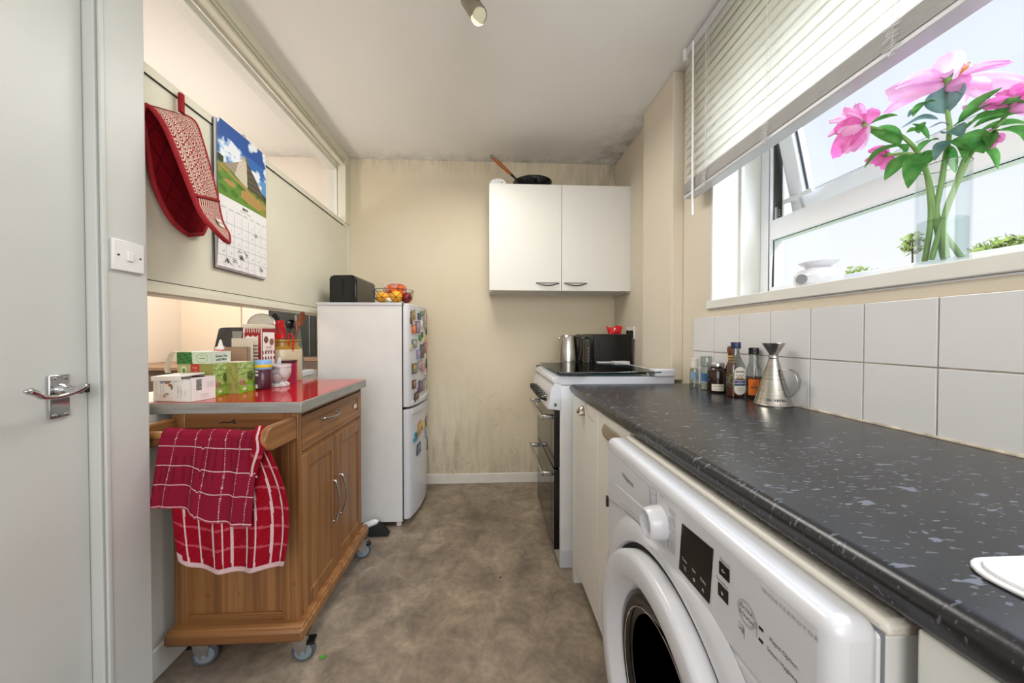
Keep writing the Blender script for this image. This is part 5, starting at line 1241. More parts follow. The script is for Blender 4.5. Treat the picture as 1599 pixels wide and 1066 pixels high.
# round perforated grater on the tin
t = thing('grater', 'round perforated metal grater lying on top of the biscuit tin', 'grater', (-1.03, 1.63, 1.175))
m = MB()
def gd(u, v):
    q = pi*u; r_ = .058*v; return Vector((-1.035+r_*cos(q)*1.05, 1.65+.012*(1-v*v)*-1, 1.1755+r_*sin(q)*.80))
m.grid(gd, 30, 14, lambda u, v: '#3a3836' if (int(u*60) % 2 == 0 and int(v*22) % 2 == 0 and v < .95) else '#b5b0a6'); m.build('blade', 'printed', t, solid=.001)
m = MB(); m.tube([gd(k/20, 1.0) for k in range(21)], .0028, 8); m.build('rim', 'steel', t)
# crock with utensils
cc = Vector((-.986, 1.735, 0))
t = thing('utensil_crock', 'cream stoneware crock with mustard glazed neck holding utensils', 'crock', (cc.x, cc.y, SZ))
MB().lathe([(.078, SZ), (.081, .905), (.081, 1.050), (.079, 1.058)], cc, 56).build('body', 'ceramic_cream', t)
m = MB(); m.lathe([(.079, 1.056), (.080, 1.062), (.066, 1.072), (.066, 1.092), (.075, 1.097), (.075, 1.103), (.068, 1.105), (.063, 1.09), (.063, .93), (.001, .92)], cc, 56)
part(m.build('neck', 'ceramic_glaze', t, ang=50), 'mustard glazed neck and rim')
def stick(p, q, r=.005): return MB().tube([p, q], r, 10)
def uten(name, label, mat, builder, loc=None):
    t_ = thing(name, label, 'utensil', loc or (cc.x, cc.y, .93), 'utensils in the stoneware crock'); builder(t_, mat); return t_
def paddle(t_, mat, base, head, tilt, w, h, slots=False, nm='head', th=.004):
    base, head = Vector(base), Vector(head); up = tilt.normalized(); side = Vector((1, .15, 0)).normalized(); side = (side-up*side.dot(up)).normalized(); d = side.cross(up)*th
    MB().tube([base, head], .005, 10).build('handle', mat, t_)
    m = MB(); o = head
    def P(x, z): return o+side*x*w+up*z*h
    if slots:
        xs = [-.5, -.30, -.22, -.06, .02, .18, .26, .5]
        for i in range(len(xs)-1):
            full = i % 2 == 0
            if full: m.add([P(xs[i], 0), P(xs[i+1], 0), P(xs[i+1], 1), P(xs[i], 1)], [(0, 1, 2, 3)])
            else:
                m.add([P(xs[i], 0), P(xs[i+1], 0), P(xs[i+1], .25), P(xs[i], .25)], [(0, 1, 2, 3)]); m.add([P(xs[i], .78), P(xs[i+1], .78), P(xs[i+1], 1), P(xs[i], 1)], [(0, 1, 2, 3)])
        return m.build(nm, mat, t_, smooth=False, solid=th, bevel=.001)
    n = 20
    ring = [(.5*cos(2*pi*k/n)*(1 if sin(2*pi*k/n) > 0 else .85), .5+.5*sin(2*pi*k/n)) for k in range(n)]
    m.grid(lambda a, b: P(.5*cos(2*pi*a)*b, .5+.5*sin(2*pi*a)*b)-d.normalized()*.008*(1-b*b), 24, 6, closeu=True)
    return m.build(nm, mat, t_, solid=th)
uten('slotted_turner', 'red slotted turner leaning forward over the crock rim', 'red_plastic', lambda t_, mt: paddle(t_, mt, (-.995, 1.76, .97), (-.972, 1.668, 1.108), Vector((-.14, -.03, 1)), .074, .086, True))
uten('serving_spoon', 'black serving spoon standing in the crock beside the blackboard', 'black_plastic', lambda t_, mt: paddle(t_, mt, (-.99, 1.73, .97), (-1.005, 1.72, 1.165), Vector((-.25, 0, 1)), .036, .072))
uten('ladle', 'round black ladle at the back of the crock', 'black_gloss', lambda t_, mt: paddle(t_, mt, (-.98, 1.76, .97), (-.985, 1.79, 1.16), Vector((.1, .4, 1)), .055, .050))
uten('wooden_spoon', 'dark wooden spoon leaning right out of the crock', 'spoon_wood', lambda t_, mt: paddle(t_, mt, (-.975, 1.735, .97), (-.917, 1.745, 1.165), Vector((.28, .05, 1)), .034, .082))
uten('knife', 'black handled knife standing behind the wooden spoon', 'black_plastic', lambda t_, mt: (MB().tube([(-.960, 1.75, .97), (-.938, 1.76, 1.14)], .007, 10).build('handle', mt, t_), part(MB().box(-.942, -.934, 1.758, 1.762, 1.14, 1.225).build('blade', 'steel', t_), 'bright steel blade')))
uten('peeler', 'red looped peeler handle on the right of the crock', 'red_plastic', lambda t_, mt: MB().tube([(-.945, 1.70, 1.0), (-.935, 1.69, 1.10), (-.930, 1.685, 1.135), (-.918, 1.685, 1.130), (-.912, 1.69, 1.10), (-.925, 1.70, 1.0)], .0035, 8).build('loop', mt, t_))
uten('dotted_spatula', 'black spatula head with white dots by the grater', 'black_plastic', lambda t_, mt: (paddle(t_, mt, (-1.0, 1.73, .97), (-1.010, 1.685, 1.150), Vector((-.3, 0, 1)), .034, .038), [MB().ball((-1.013+.011*i-.3*.006*j, 1.679, 1.162+.010*j), .0022, 8).build('dot', 'white_plastic', t_) for i in range(-1, 2) for j in range(2)]))
for o_ in [q for q in COL.objects if q.parent is None and q.name.split('.')[0] in ('utensil_crock', 'slotted_turner', 'serving_spoon', 'ladle', 'wooden_spoon', 'knife', 'peeler', 'dotted_spatula')]: o_.location += Vector((-.030, .052, 0))
# tray, blackboard, pole etc. on the far side of the hatch
t = thing('tray', 'dark grey tray with rounded corners standing up behind the hatch', 'tray', (-1.24, 1.72, .9))
m = MB(); m.M = Matrix.Translation((-1.32, 1.70, .9)) @ Matrix.Rotation(radians(-4), 4, 'X')
pr = [(0, 0), (.19, 0), (.175, .24)]+[(.165, .256), (.15, .262)]+[(.06, .262), (.05, .258), (.045, .25)]
m.prism(pr, (0, 0, .002), X3, Z3, (0, .012, 0)); m.build('tray', 'screen_dark', t, bevel=.003)
q = MB(); q.M = m.M; q.prism([(.115, .19), (.150, .19), (.156, .245), (.110, .245)], (0, -.0005, 0), X3, Z3, (0, -.001, 0)); part(q.build('label', 'grey_plastic', t), 'grey printed label')
t = thing('blackboard', 'large black board with faint green writing beyond the hatch', 'blackboard', (-1.36, 2.52, 1.0))
B(-1.52, -1.335, 2.50, 2.52, .98, 1.62).build('board', 'blackboard', t, bevel=.002)
t = thing('poster', 'framed dark poster with green lettering right of the black board', 'poster', (-1.25, 2.44, .95))
B(-1.34, -1.17, 2.44, 2.45, .985, 1.5).build('board', 'blackboard', t, bevel=.002)
m = MB(); m.text('CLUB', .032, (-1.265, 2.4385, 1.275), X3, Z3, bold=.0008); m.ball((-1.30, 2.44, 1.06), .022, 16, (.9, .1, 1.3)); part(m.build('lettering', 'ink_green', t, smooth=False), 'green lettering and mark')
for x in (-1.215,): part(B(x, x+.004, 2.437, 2.441, .985, 1.5).build('frame', 'grey_plastic', t), 'thin grey frame line')
t = thing('storage_box', 'taupe box standing below the black boards', 'box', (-1.35, 2.45, 0)); B(-1.52, -1.12, 2.36, 2.50, 0, .955).build('carton', 'sideboard_brown', t, bevel=.003); B(-1.525, -1.115, 2.355, 2.505, .955, .98).build('lid', 'card_brown', t, bevel=.003)
t = tag(MB().tube([(-1.03, 2.0, .902), (-1.055, 2.0, 1.14), (-1.062, 2.0, 1.2)], [.011, .011, .012], 16).build('broom_pole', 'pole_green', loc=(-1.03, 2.0, .9)), 'grey green pole leaning against the hatch by the fridge', 'pole')
t = tag(MB().box(-1.16, -.99, 1.90, 2.04, .9005, .935).build('storage_tub', 'white_enamel', bevel=.008, seg=3, loc=(-1.07, 1.97, .9)), 'low white tub behind the crock next to the fridge side', 'tub')

# ================================================================== oven glove, calendar
t = thing('oven_glove', 'red quilted double oven glove hanging from the partition rail', 'oven glove', (-.98, 1.2, 1.45))
# back half lies against the wall, the front half falls forward; both end in rounded pockets
def lerp_t(tab, v):
    i = v*(len(tab)-1); a_ = int(min(i, len(tab)-2)); t_ = i-a_
    p0, p1, p2, p3 = tab[max(0, a_-1)], tab[a_], tab[a_+1], tab[min(len(tab)-1, a_+2)]
    return tuple(.5*(2*b_+(c_-a)*t_+(2*a-5*b_+4*c_-d_)*t_*t_+(3*b_-a-3*c_+d_)*t_**3) for a, b_, c_, d_ in zip(p0, p1, p2, p3))
#            near edge (x, y, z)        far edge (x, y, z)
front = [((-1.012, 1.100, 1.808), (-1.018, 1.235, 1.862)), ((-.992, 1.106, 1.792), (-1.004, 1.262, 1.855)), ((-.968, 1.115, 1.745), (-.992, 1.275, 1.80)), ((-.935, 1.122, 1.650), (-.972, 1.285, 1.70)), ((-.910, 1.132, 1.565), (-.955, 1.29, 1.61)), ((-.888, 1.140, 1.500), (-.941, 1.292, 1.53)), ((-.862, 1.148, 1.462), (-.922, 1.298, 1.484)), ((-.860, 1.195, 1.436), (-.895, 1.262, 1.446))]
back = [((-1.012, 1.095, 1.808), (-1.018, 1.235, 1.862)), ((-1.022, 1.092, 1.775), (-1.023, 1.26, 1.83)), ((-1.022, 1.104, 1.715), (-1.023, 1.275, 1.76)), ((-1.020, 1.122, 1.60), (-1.022, 1.30, 1.66)), ((-1.016, 1.150, 1.53), (-1.02, 1.318, 1.58)), ((-1.012, 1.185, 1.485), (-1.018, 1.322, 1.53)), ((-1.010, 1.235, 1.462), (-1.016, 1.30, 1.485))]
def strip(tab, bulge):
    def f(u, v):
        a_ = [lerp_t([r[0] for r in tab], v), lerp_t([r[1] for r in tab], v)]
        p = Vector(a_[0]).lerp(Vector(a_[1]), u); p.x += bulge*sin(pi*u)*sin(pi*min(1, v*1.2+.1)); return p
    return f
def pat(u, v):
    if v < .58:
        a_ = (u*7) % 1-.5; b_ = (v*19+.5*(int(u*7) % 2)) % 1-.2; r_ = sqrt(a_*a_*1.0+b_*b_*.6); return '#e2cfc0' if int(r_*9) % 2 == 0 else '#8e1a26'
    if v < .60: return '#8e1420'
    return '#e2cfc0' if int((u*13+.25*sin(v*90))*2) % 2 == 0 else '#8e1a26'
def quilt(u, v):
    a_ = (u*3+v*6) % 1; b_ = (u*3-v*6) % 1
    return '#5a0710' if min(a_, b_, 1-a_, 1-b_) < .05 else '#7c0c18'
ff, fb = strip(front, .012), strip(back, .010)
m = MB(); m.grid(ff, 90, 190, pat); m.build('outer_face', 'cloth', t, ang=180)
inn = lambda u, v: ff(u, v)+Vector((-.012, .0, -.002))
m = MB(); m.grid(inn, 40, 60, quilt); m.build('quilted_lining', 'cloth', t, ang=180)
m = MB(); m.grid(lambda u, v: fb(u, v)+Vector((.004, 0, 0)), 60, 90, quilt); m.build('quilted_lining', 'cloth', t, ang=180)
m = MB(); m.grid(lambda u, v: fb(u, v)+Vector((-.004, 0, 0)), 20, 30, pat); m.build('back_face', 'cloth', t, ang=180)
m = MB(); N_ = 30
e1 = [ff(0, k/N_)+Vector((-.004, 0, 0)) for k in range(N_+1)]; e2 = [ff(1, 1-k/N_)+Vector((-.004, 0, 0)) for k in range(N_+1)]; m.tube(e1+e2, .0075, 10)
e3 = [fb(0, k/N_) for k in range(N_+1)]; e4 = [fb(1, 1-k/N_) for k in range(N_+1)]; m.tube(e3+e4, .0075, 10)
m.tube([ff(k/16, .59)+Vector((.003, 0, 0)) for k in range(17)], .004, 8)
part(m.build('piping', 'red_cloth', t, ang=180), 'dark red piped edge')
m = MB(); m.box(-1.022, -1.010, 1.214, 1.229, 1.862, 1.925); part(m.build('hanging_loop', 'red_cloth', t, bevel=.002), 'red hanging loop')
o_ = ff(.72, .73); q = quadface(ff(.55, .79)+Vector((.004, 0, 0)), ff(.86, .79)+Vector((.004, 0, 0)), ff(.86, .715)+Vector((.004, 0, 0)), ff(.55, .715)+Vector((.004, 0, 0)), lambda u, v: '#4a3f40' if (.3 < v < .7 and int(u*9) % 2) else '#e6ddd2', 12, 6)
part(q.build('sewn_label', 'printed', t, smooth=False), 'small cream sewn label')

t = thing('wall_calendar', 'wall calendar open at May with a pyramid picture above the month grid', 'calendar', (-1.02, 1.53, 1.385))
cy0, cy1 = 1.375, 1.668; zt_, zm_, zb_ = 1.950, 1.662, 1.388
def cal_x(u, z): # the sheet bows off the wall at the near edge
    return XL+.010+.004*sin(pi*u)+.008*(1-u)**3*(1 if z < 1.6 else .6)
def photo(u, v):
    ground = .43-.22*u+.02*sin(9*u)
    if v < ground:
        g_ = mnoise.fractal(Vector((u*3, v*9, 7.7)), 1.0, 2.0, 3); path = abs(v-(.40-.26*u)) < .018 or ((u-.62)**2/.05+(v-.16)**2/.010 < 1+1.6*g_) or ((u-.2)**2/.02+(v-.22)**2/.003 < 1+g_)
        if not path and g_ > .25: return '#8c8a38'
        return '#ad8a50' if path else ('#5d8a2c' if sin(u*31+v*19)+sin(v*47) > -.4 else '#44701f')
    # stepped pyramid with a small temple block
    apx, apz, bl_, br_ = .50, .66, .06, .98
    cx = .52; k = (v-ground)/(apz-ground+1e-6)
    if 0 <= k <= 1:
        w1 = (apx-.03)*(k)+bl_*(1-k); w2 = (apx+.07)*k+br_*(1-k)
        if w1 < u < w2:
            st = int(k*10) % 2
            if u < .40*k+.30*(1-k)+.0: return '#a59a86' if st else '#8d8371'
            if u < cx+.02*(1-k)+.02: return '#d9d0bd' if int(k*26) % 2 else '#bdb39f'
            return '#5c5648' if st else '#474236'
    if .44 < u < .58 and apz-.01 < v < apz+.055: return '#b3a890' if u < .52 else '#6b6252'
    if (u < .10 or u > .90) and v < ground+.10: return '#27381c'
    n_ = mnoise.fractal(Vector((u*3.2, v*3.6, 2.1)), 1.0, 2.0, 4)
    edge = .10+.25*(abs(u-.2))-(.25 if v < .6 else 0)
    if n_ > edge: return '#e6ebf2' if n_ > edge+.12 else '#a9c3e2'
    return '#1d4f9e' if v > .75 else '#2a68b8' if v > .55 else '#5a93cf'
m = MB(); m.grid(lambda u, v: Vector((cal_x(u, 1.8), cy0+(cy1-cy0)*u, zm_+(zt_-zm_)*v)), 130, 130, photo); m.build('picture_sheet', 'printed', t, ang=180)
def monthgrid(u, v):
    for k in range(1, 7):
        if abs(u-k/7) < .0035 and v < .80: return '#b9bcc2'
    for k in range(1, 6):
        if abs(v-.80*k/5) < .0045: return '#c6c9ce'
    return '#e9e9ea'
m = MB(); m.grid(lambda u, v: Vector((cal_x(u, 1.5), cy0-.012*(1-u)*(1-v)**2+(cy1-cy0)*u, zb_+.0*u+(zm_-zb_)*v)), 110, 70, monthgrid); ms = m.build('month_sheet', 'printed', t, ang=180)
for k in range(3):
    q = MB(); q.grid(lambda u, v: Vector((XL+.008-.0022*k+.0015*sin(pi*u), cy0-.004-.002*k+(cy1-cy0)*u, zb_-.004-.003*k+(zt_-zb_)*v)), 4, 4); part(q.build('under_sheet', 'card_white' if k < 2 else 'screen_dark', t), 'sheet behind')
def cxz(u, v): return (cal_x(u, 1.5)+.0012, cy0+(cy1-cy0)*u, zb_+(zm_-zb_)*v)
m = MB(); m.text('MAY', .017, cxz(.5, .945), Y3, Z3, bold=.0003)
m.text('MAI   MAYO   MAGGIO', .0065, cxz(.5, .895), Y3, Z3)
for k, d_ in enumerate(('MONDAY', 'TUESDAY', 'WEDNESDAY', 'THURSDAY', 'FRIDAY', 'SATURDAY', 'SUNDAY')): m.text(d_, .0058, cxz((k+.5)/7, .84), Y3, Z3)
day = 1
for r in range(5):
    for k in range(7):
        if r == 0 and k < 2: continue
        if day <= 31: m.text(str(day), .009, cxz((k+.5)/7, .80*(4-r)/5+.06), Y3, Z3); day += 1
m.build('lettering', 'ink', ms, smooth=False)
m = MB(); rnd = random.Random(9)
for (cu, cv, n_) in ((.42, .20, 26), (.14, .09, 18), (.86, .10, 20), (.72, .62, 10), (.38, .30, 8), (.5, .26, 8), (.28, .12, 14)):
    pts = [Vector(cxz(cu+rnd.uniform(-.055, .055), cv+rnd.uniform(-.035, .045))) for _ in range(n_)]; m.tube(pts, .00045, 4)
m.build('handwriting', 'ink', ms, smooth=False)
m = MB(); m.tube([(XL+.014, (cy0+cy1)/2-.012, zt_), (XL+.012, (cy0+cy1)/2, zt_+.012), (XL+.014, (cy0+cy1)/2+.012, zt_)], .0012, 6); m.build('hanger', 'steel', t)

# ================================================================== ceiling spotlight
t = thing('ceiling_spotlight', 'brushed nickel spotlight on the ceiling near the top of the photo', 'spotlight', (-.04, 1.30, H))
sa = Vector((-.072, 1.315, 2.368)); sb = Vector((-.028, 1.268, 2.262))
ax = (sb-sa).normalized()
m = MB(); m.lathe([(.0285, 0), (.030, .002), (.030, .118), (.0285, .120), (.0265, .118), (.0255, .108)], sa, 48, ax); part(m.build('lamp_head', 'satin_nickel', t, ang=50), 'tilted cylindrical head')
m = MB(); m.lathe([(.0262, .117), (.0245, .114), (.018, .104), (.001, .102)], sa, 40, ax); part(m.build('reflector', 'slot_light', t), 'pale reflector ring')
m = MB(); m.lathe([(.016, .104), (.014, .109), (.001, .111)], sa, 28, ax); part(m.build('bulb', 'white_plastic', t), 'small bulb')
m = MB(); m.box(-.036, -.028, 1.296, 1.302, 2.30, H-.012); m.cyl((-.045, 1.299, 2.315), (-.026, 1.299, 2.315), .005, n=12); m.build('arm', 'dark_steel', t)
MB().lathe([(.045, H), (.045, H-.012), (.001, H-.014)], (-.032, 1.299, 0), 36).build('ceiling_rose', 'satin_nickel', t)

# ================================================================== venetian blind
BX = .915
t = thing('venetian_blind', 'white venetian blind half raised over the kitchen window', 'blind', (BX, .4, 2.40))
by_0, by_1 = -.70, 1.557
m = MB(); m.box(BX-.015, BX+.035, by_0, by_1+.012, 2.385, 2.425); m.build('headrail', 'white_enamel', t, bevel=.003)
m = MB(); m.box(BX-.022, BX+.04, by_1+.005, by_1+.022, 2.378, 2.43); m.build('end_bracket', 'white_plastic', t, bevel=.003)
def slat(z0, mode):
    def f(u, v):
        if mode == 'hang': # steep closed slat with a slight curve
            x = BX-.020+.018*v; z = z0-.004+.054*v; x -= .004*sin(pi*v)
        else:
            x = BX-.025+.050*v; z = z0+.0015*sin(pi*v)
        return Vector((x, by_0+(by_1-by_0)*u, z))
    m = MB(); m.grid(f, 6, 5); return m
for k in range(15): slat(1.815+.0375*k, 'hang').build('slat', 'blind_slat', t, ang=180, solid=.0012)
for k in range(13): slat(1.762+.0037*k, 'flat').build('slat', 'slat_shaded', t, ang=180, solid=.0016)
B(BX-.025, BX+.025, by_0, by_1, 1.744, 1.758).build('bottom_rail', 'white_enamel', t, bevel=.003)
for y in (1.40, 1.085, .735, .2):
    m = MB()
    m.tube([(BX-.026, y, 2.385), (BX-.024, y, 1.80), (BX-.027, y, 1.75)], .0009, 6); m.tube([(BX-.020, y-.006, 2.385), (BX-.020, y-.006, 1.81)], .0007, 6); m.tube([(BX+.012, y-.03, 2.385), (BX-.018, y-.03, 1.81)], .0007, 6)
    for k in range(15): m.tube([(BX-.016, y-.032, 1.815+.0375*k), (BX-.018, y+.004, 1.816+.0375*k)], .0005, 4)
    rnd = random.Random(int(y*100)); pts = []
    for k in range(26): pts.append((BX-.028-.004*rnd.random(), y+.018*sin(k*2.2)*(1 if k < 20 else .5), 1.80-.0026*k+.004*rnd.random()))
    m.tube(pts, .0010, 6); m.build('ladder_cord', 'white_plastic', t, smooth=False)
m = MB(); m.tube([(BX-.035, 1.475, 2.385), (BX-.032, 1.475, 1.645)], .0045, 10); m.build('tilt_wand', 'white_plastic', t)

# ================================================================== oil burner, vase, peonies
t = thing('oil_burner', 'low white ceramic oil burner on the window sill left of the vase', 'oil burner', (1.10, 1.10, 1.277)); c = (1.10, 1.115, 0)
m = MB(); m.lathe([(.038, 1.2772), (.052, 1.284), (.064, 1.305), (.062, 1.325), (.050, 1.340), (.036, 1.346), (.030, 1.348)], c, 56); m.build('body', 'white_ceramic', t)
m = MB(); m.lathe([(.030, 1.346), (.038, 1.356), (.052, 1.366), (.049, 1.3665), (.036, 1.357), (.001, 1.353)], c, 48); m.build('dish', 'white_ceramic', t)
dv = Vector((-.75, -.2, 0)).normalized(); dv = Vector((-.55, -.05, 0)).normalized(); side = Vector((-dv.y, dv.x, 0))
m = MB(); o_ = Vector(c)+dv*.0615+Z3*1.309; m.prism([(.019*cos(2*pi*k/24), .016*sin(2*pi*k/24)) for k in range(24)], o_, side, Z3, dv*.003); part(m.build('opening', 'ink_grey', t), 'shaded round opening')
VC = Vector((1.018, .737, 1.2772)); VR = .041; VH = .224
t = thing('glass_vase', 'clear cylindrical glass vase of peonies on the window sill', 'vase', VC)
m = MB(); m.lathe([(.001, 0), (VR, 0), (VR, .006), (VR, VH), (VR-.0025, VH), (VR-.0025, .012), (.001, .010)], VC, 56); m.build('glass', 'vase_glass', t, ang=40)
part(MB().tube([VC+Vector(((VR-.0012)*cos(2*pi*k/48), (VR-.0012)*sin(2*pi*k/48), VH)) for k in range(48)], .0013, 8, closed=True).build('lip', 'jar_glass', t), 'rounded glass lip')
m = MB(); m.lathe([(.001, .0125), (VR-.004, .0125), (VR-.004, .102), (.001, .1022)], VC, 48); part(m.build('water', 'water', t, ang=40), 'water in the lower half')
VIEW = Vector((-.79, -.57, 0)).normalized()      # flowers are turned roughly to the room
def blade(m, p, q, width, up, curve=0, fold=0, kind='petal', seed=0):
    """petal or leaf from p to q; width across, bowed along up, edges folded by fold"""
    p, q, up = Vector(p), Vector(q), Vector(up); d = q-p; L_ = d.length; dn = d/L_; up = (up-dn*up.dot(dn)).normalized(); s_ = dn.cross(up)
    def f(u, v):
        w_ = (sin(pi*min(1, v*.80+.07))**.6 if kind == 'petal' else sin(pi*v**.85)**.8)
        e_ = u-.5; ruf = (.05*sin(e_*14+seed)*v*v+.03*sin(e_*31+seed*2)*v**4) if kind == 'petal' else .02*sin(v*9+seed)
        return p+d*(v*(1-(.10*abs(e_)*2*v if kind == 'petal' else 0)))+s_*(width*w_*e_)+up*(curve*L_*sin(pi*v)+fold*width*(e_*e_*4)*w_*.5+ruf*L_*.6)
    m.grid(f, 10 if kind == 'petal' else 6, 12)
PET = {"big": (((1.0185, 0.7371, 1.6907), (0.9494, 0.7987, 1.7055), 0.0654), ((1.0185, 0.7371, 1.6923), (0.9472, 0.7761, 1.6981), 0.0314), ((1.0185, 0.737, 1.6875), (0.9706, 0.8205, 1.6687), 0.0256), ((1.0208, 0.7339, 1.6932), (1.0135, 0.727, 1.7452), 0.0411), ((1.0243, 0.7291, 1.6914), (1.0496, 0.7282, 1.7263), 0.0288), ((1.0289, 0.7227, 1.6853), (1.0443, 0.6501, 1.6654), 0.0162), ((1.0289, 0.7227, 1.6806), (1.0988, 0.66, 1.6319), 0.0444), ((1.0255, 0.7273, 1.6744), (1.0615, 0.6946, 1.6222), 0.0335), ((1.022, 0.7322, 1.6841), (1.0192, 0.7019, 1.6561), 0.0324), ((1.0197, 0.7354, 1.6895), (0.9952, 0.7181, 1.6931), 0.0185), ((1.029, 0.7225, 1.668), (1.0502, 0.7273, 1.6344), 0.0218)), "left": (((0.945, 0.839, 1.6508), (0.915, 0.8634, 1.7094), 0.0207), ((0.945, 0.839, 1.6508), (0.9054, 0.8938, 1.692), 0.0251), ((0.945, 0.839, 1.6508), (0.8969, 0.8715, 1.6577), 0.0385), ((0.945, 0.839, 1.6508), (0.9115, 0.9024, 1.6571), 0.0361), ((0.945, 0.839, 1.6508), (0.8937, 0.8588, 1.641), 0.0357), ((0.945, 0.839, 1.6508), (0.9034, 0.8795, 1.5857), 0.0392), ((0.945, 0.839, 1.6508), (0.9034, 0.8453, 1.5811), 0.0407), ((0.945, 0.839, 1.6508), (0.9342, 0.8369, 1.5854), 0.0271), ((0.945, 0.839, 1.6508), (0.9604, 0.8347, 1.6916), 0.0383), ((0.945, 0.839, 1.6508), (0.9505, 0.8655, 1.7223), 0.0191)), "small": (((0.9699, 0.8045, 1.5582), (0.9377, 0.8319, 1.5572), 0.026), ((0.9699, 0.8045, 1.5582), (0.9491, 0.8333, 1.585), 0.0195), ((0.9699, 0.8045, 1.5582), (0.9661, 0.8268, 1.5927), 0.0154), ((0.9699, 0.8045, 1.5582), (0.9421, 0.8087, 1.5319), 0.0218), ((0.9699, 0.8045, 1.5582), (0.9582, 0.8035, 1.5221), 0.0206), ((0.9699, 0.8045, 1.5582), (0.9748, 0.7976, 1.5307), 0.0111)), "right": (((1.0684, 0.6679, 1.5957), (1.0427, 0.6865, 1.6131), 0.0228), ((1.0684, 0.6679, 1.5957), (1.0666, 0.6875, 1.6311), 0.0167), ((1.0684, 0.6679, 1.5957), (1.0692, 0.6668, 1.6183), 0.0209), ((1.0684, 0.6679, 1.5957), (1.0732, 0.6442, 1.5944), 0.0338), ((1.0684, 0.6679, 1.5957), (1.0648, 0.6388, 1.5624), 0.025), ((1.0684, 0.6679, 1.5957), (1.0386, 0.6921, 1.6017), 0.0217), ((1.0684, 0.6679, 1.5957), (1.048, 0.7304, 1.6268), 0.0186), ((1.0684, 0.6679, 1.5957), (1.0969, 0.6626, 1.6367), 0.0255)), "low": (((1.0547, 0.6869, 1.5389), (1.037, 0.6944, 1.5306), 0.0192), ((1.0547, 0.6869, 1.5389), (1.0478, 0.6964, 1.5533), 0.0151), ((1.0547, 0.6869, 1.5389), (1.0465, 0.6812, 1.5102), 0.0155), ((1.0547, 0.6869, 1.5389), (1.054, 0.6707, 1.518), 0.0169), ((1.0547, 0.6869, 1.5389), (1.0598, 0.6798, 1.544), 0.0187)), "leaves": (((0.9502, 0.8318, 1.6466), (0.9665, 0.7836, 1.6401), 0.015, 0), ((0.9806, 0.7896, 1.573), (0.9559, 0.8409, 1.6379), 0.0276, 0), ((0.9885, 0.7786, 1.5689), (0.9224, 0.819, 1.5329), 0.0223, 0), ((0.9925, 0.7731, 1.546), (0.9543, 0.8004, 1.4954), 0.0261, 0), ((0.9779, 0.7933, 1.5749), (0.9926, 0.7901, 1.5507), 0.0155, 0), ((0.9989, 0.7643, 1.5449), (0.9646, 0.7606, 1.4582), 0.0279, 0), ((1.0112, 0.7472, 1.5428), (0.9921, 0.748, 1.5071), 0.0236, 0), ((1.0208, 0.7339, 1.6139), (1.0293, 0.7393, 1.6856), 0.0439, 1), ((0.9917, 0.7742, 1.6317), (0.9873, 0.7291, 1.6391), 0.0196, 0), ((0.9957, 0.7687, 1.6483), (0.975, 0.7717, 1.6287), 0.0093, 1), ((1.0137, 0.7437, 1.6086), (0.9881, 0.7962, 1.6179), 0.0211, 1), ((1.0184, 0.7373, 1.5729), (1.0083, 0.7, 1.542), 0.0262, 1), ((1.0254, 0.7275, 1.5548), (1.037, 0.6858, 1.5019), 0.039, 0), ((1.0236, 0.7301, 1.5435), (1.0364, 0.7293, 1.4816), 0.0125, 0), ((1.0235, 0.7302, 1.5531), (0.9866, 0.73, 1.5077), 0.0186, 1), ((1.0295, 0.7218, 1.5862), (1.0497, 0.6682, 1.6288), 0.0176, 0), ((1.025, 0.728, 1.582), (1.0866, 0.6597, 1.5961), 0.0193, 0), ((1.0342, 0.7154, 1.567), (1.0392, 0.6571, 1.5647), 0.0225, 0), ((1.0407, 0.7062, 1.568), (1.0672, 0.6439, 1.5644), 0.0282, 0), ((1.0451, 0.7002, 1.5554), (1.0889, 0.6566, 1.5458), 0.0169, 0), ((1.0557, 0.6855, 1.5472), (1.0549, 0.6354, 1.4875), 0.0224, 0), ((1.0536, 0.6884, 1.5518), (1.0413, 0.6799, 1.5094), 0.0146, 0), ((1.0464, 0.6985, 1.5331), (1.0686, 0.6848, 1.4698), 0.011, 0), ((1.0227, 0.7313, 1.5848), (0.9808, 0.7381, 1.5831), 0.0053, 1), ((0.9973, 0.7665, 1.5957), (0.974, 0.7732, 1.5939), 0.0147, 0), ((0.9973, 0.7664, 1.589), (1.0095, 0.7666, 1.616), 0.0134, 0), ((0.9976, 0.766, 1.5458), (0.9904, 0.7247, 1.5523), 0.0172, 0), ((1.0491, 0.6947, 1.6038), (1.0671, 0.6441, 1.5814), 0.0121, 0), ((1.0062, 0.7542, 1.5692), (0.9987, 0.7817, 1.6214), 0.0082, 0), ((1.0287, 0.7229, 1.5398), (1.0111, 0.6961, 1.4854), 0.011, 0))}
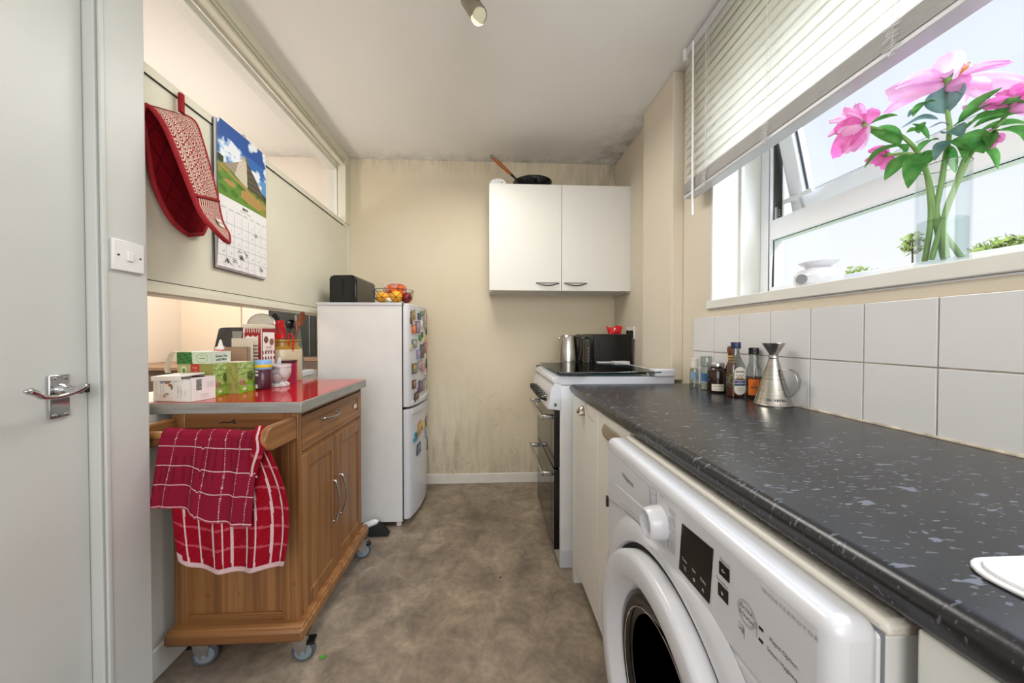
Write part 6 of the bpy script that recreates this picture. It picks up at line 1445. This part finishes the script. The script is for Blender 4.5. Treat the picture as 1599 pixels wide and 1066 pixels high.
STEM = {'big': [(1.0203, 0.7346, 1.689), (1.0208, 0.7339, 1.6155), (1.0233, 0.7305, 1.5849), (1.0218, 0.7325, 1.5448), (1.0191, 0.7362, 1.5084), (1.0171, 0.739, 1.4648)], 'left': [(0.945, 0.8389, 1.6472), (0.9568, 0.8226, 1.6336), (0.9723, 0.8012, 1.6152), (0.9858, 0.7824, 1.5878), (0.9976, 0.766, 1.5458), (1.0035, 0.7579, 1.5056), (1.0068, 0.7533, 1.4675)], 'small': [(0.9699, 0.8045, 1.5582), (0.9807, 0.7894, 1.5542), (0.9913, 0.7748, 1.5469), (0.999, 0.7641, 1.525), (1.0067, 0.7534, 1.4839)], 'right': [(1.0684, 0.6679, 1.5957), (1.0637, 0.6745, 1.5675), (1.0505, 0.6927, 1.5421), (1.0367, 0.7118, 1.5154), (1.032, 0.7184, 1.4812), (1.0282, 0.7236, 1.4488)], 'low': [(1.0547, 0.6869, 1.5389), (1.0474, 0.697, 1.5323), (1.0389, 0.7088, 1.5139), (1.0347, 0.7146, 1.4857)]}
def peony(key, label, mats, leaves, stem_low):
    t = thing('peony', label, 'flower', VC, 'peonies in the glass vase')
    ms = {}
    for k, (p, q, w_) in enumerate(PET[key]):
        mt = mats[k % len(mats)]; m = ms.setdefault(mt, MB()); dd = Vector(q)-Vector(p); side = VIEW*(.8 if k % 2 else 1)+Vector((0, 0, .5-.25*(k % 3)))
        blade(m, p, q, w_*1.12, side, .10+.05*(k % 3), .5 if k % 2 else -.35, 'petal', k)
    for i, (mt, m) in enumerate(ms.items()):
        o = m.build('petals' if i == 0 else 'inner_petals', mt, t, ang=180, weld=False)
    pts = [Vector(p) for p in STEM[key]]+[Vector(p) for p in stem_low]
    for _ in range(2):
        q = [pts[0]]
        for i in range(len(pts)-1): q += [pts[i].lerp(pts[i+1], .25), pts[i].lerp(pts[i+1], .75)]
        pts = q+[pts[-1]]
    m = MB(); m.tube(pts, [.0034+.0016*min(1, i/len(pts)*2) for i in range(len(pts))], 10); m.ball(pts[0], .0075, 12); m.build('stem', 'stem_green', t)
    m = MB(); d0 = (pts[0]-pts[4]).normalized()
    for k in range(4): a_ = 2*pi*k/4+.5; o_ = d0.orthogonal().normalized(); o_.rotate(Matrix.Rotation(a_, 3, d0)); blade(m, pts[0]-d0*.004, pts[0]+o_*.014+d0*.008, .008, d0, .1, 0, 'leaf')
    m.build('sepals', 'leaf_green', t, ang=180, weld=False)
    for k in leaves:
        p, q, w_, g_ = LEAF[k]; m = MB(); up = VIEW*(.9 if k % 2 else .5)+Vector((.2*((k*7) % 3-1), .2*((k*5) % 3-1), .7)); blade(m, p, q, w_*1.35, up, .10+.05*(k % 3), .5, 'leaf', k)
        m.build('leaf', 'leaf_grey' if g_ else 'leaf_green', t, ang=180)
    return t
LEAF = PET['leaves']
vx, vy, vz = VC
pt = peony('big', 'large wide open pale pink peony rising above the vase, stamens showing', ['petal_pale', 'petal_pale', 'petal_pink'], (7, 8, 9, 10, 11, 23, 12), [(1.011, .748, 1.385), (1.036, .716, 1.292)])
m = MB(); c_ = Vector((1.0283, .7235, 1.686))
for k in range(34):
    a_ = 2.4*k; r_ = .75*sqrt(k/34); d_ = Vector((.35, -.45, .6)).normalized()+(Vector((.7, .5, 0))*cos(a_)+Vector((-.3, .3, .6))*sin(a_))*r_; e_ = c_+d_.normalized()*(.022+.006*sin(k*3)); m.tube([c_, e_], .0004, 5); m.ball(e_, .0011, 6)
part(m.build('stamens', 'stamen', pt), 'golden stamens')
peony('left', 'pink peony leaning far left of the vase on a bent stem', ['petal_pink', 'petal_pale', 'petal_deep'], (0, 1, 2, 3, 4, 24, 25), [(1.010, .750, 1.385), (1.005, .758, 1.292)])
peony('small', 'small deep pink peony low at the left behind green leaves', ['petal_deep'], (5, 6, 26, 28), [(1.012, .746, 1.385), (1.030, .742, 1.292)])
peony('right', 'deep pink peony at the right partly cut by the photo edge', ['petal_pink', 'petal_deep'], (15, 16, 17, 18, 19, 27, 29), [(1.018, .735, 1.385), (1.000, .742, 1.294)])
peony('low', 'small bright pink peony below the big leaves at the right', ['petal_deep'], (13, 14, 20, 21, 22), [(1.016, .738, 1.385), (1.010, .722, 1.294)])
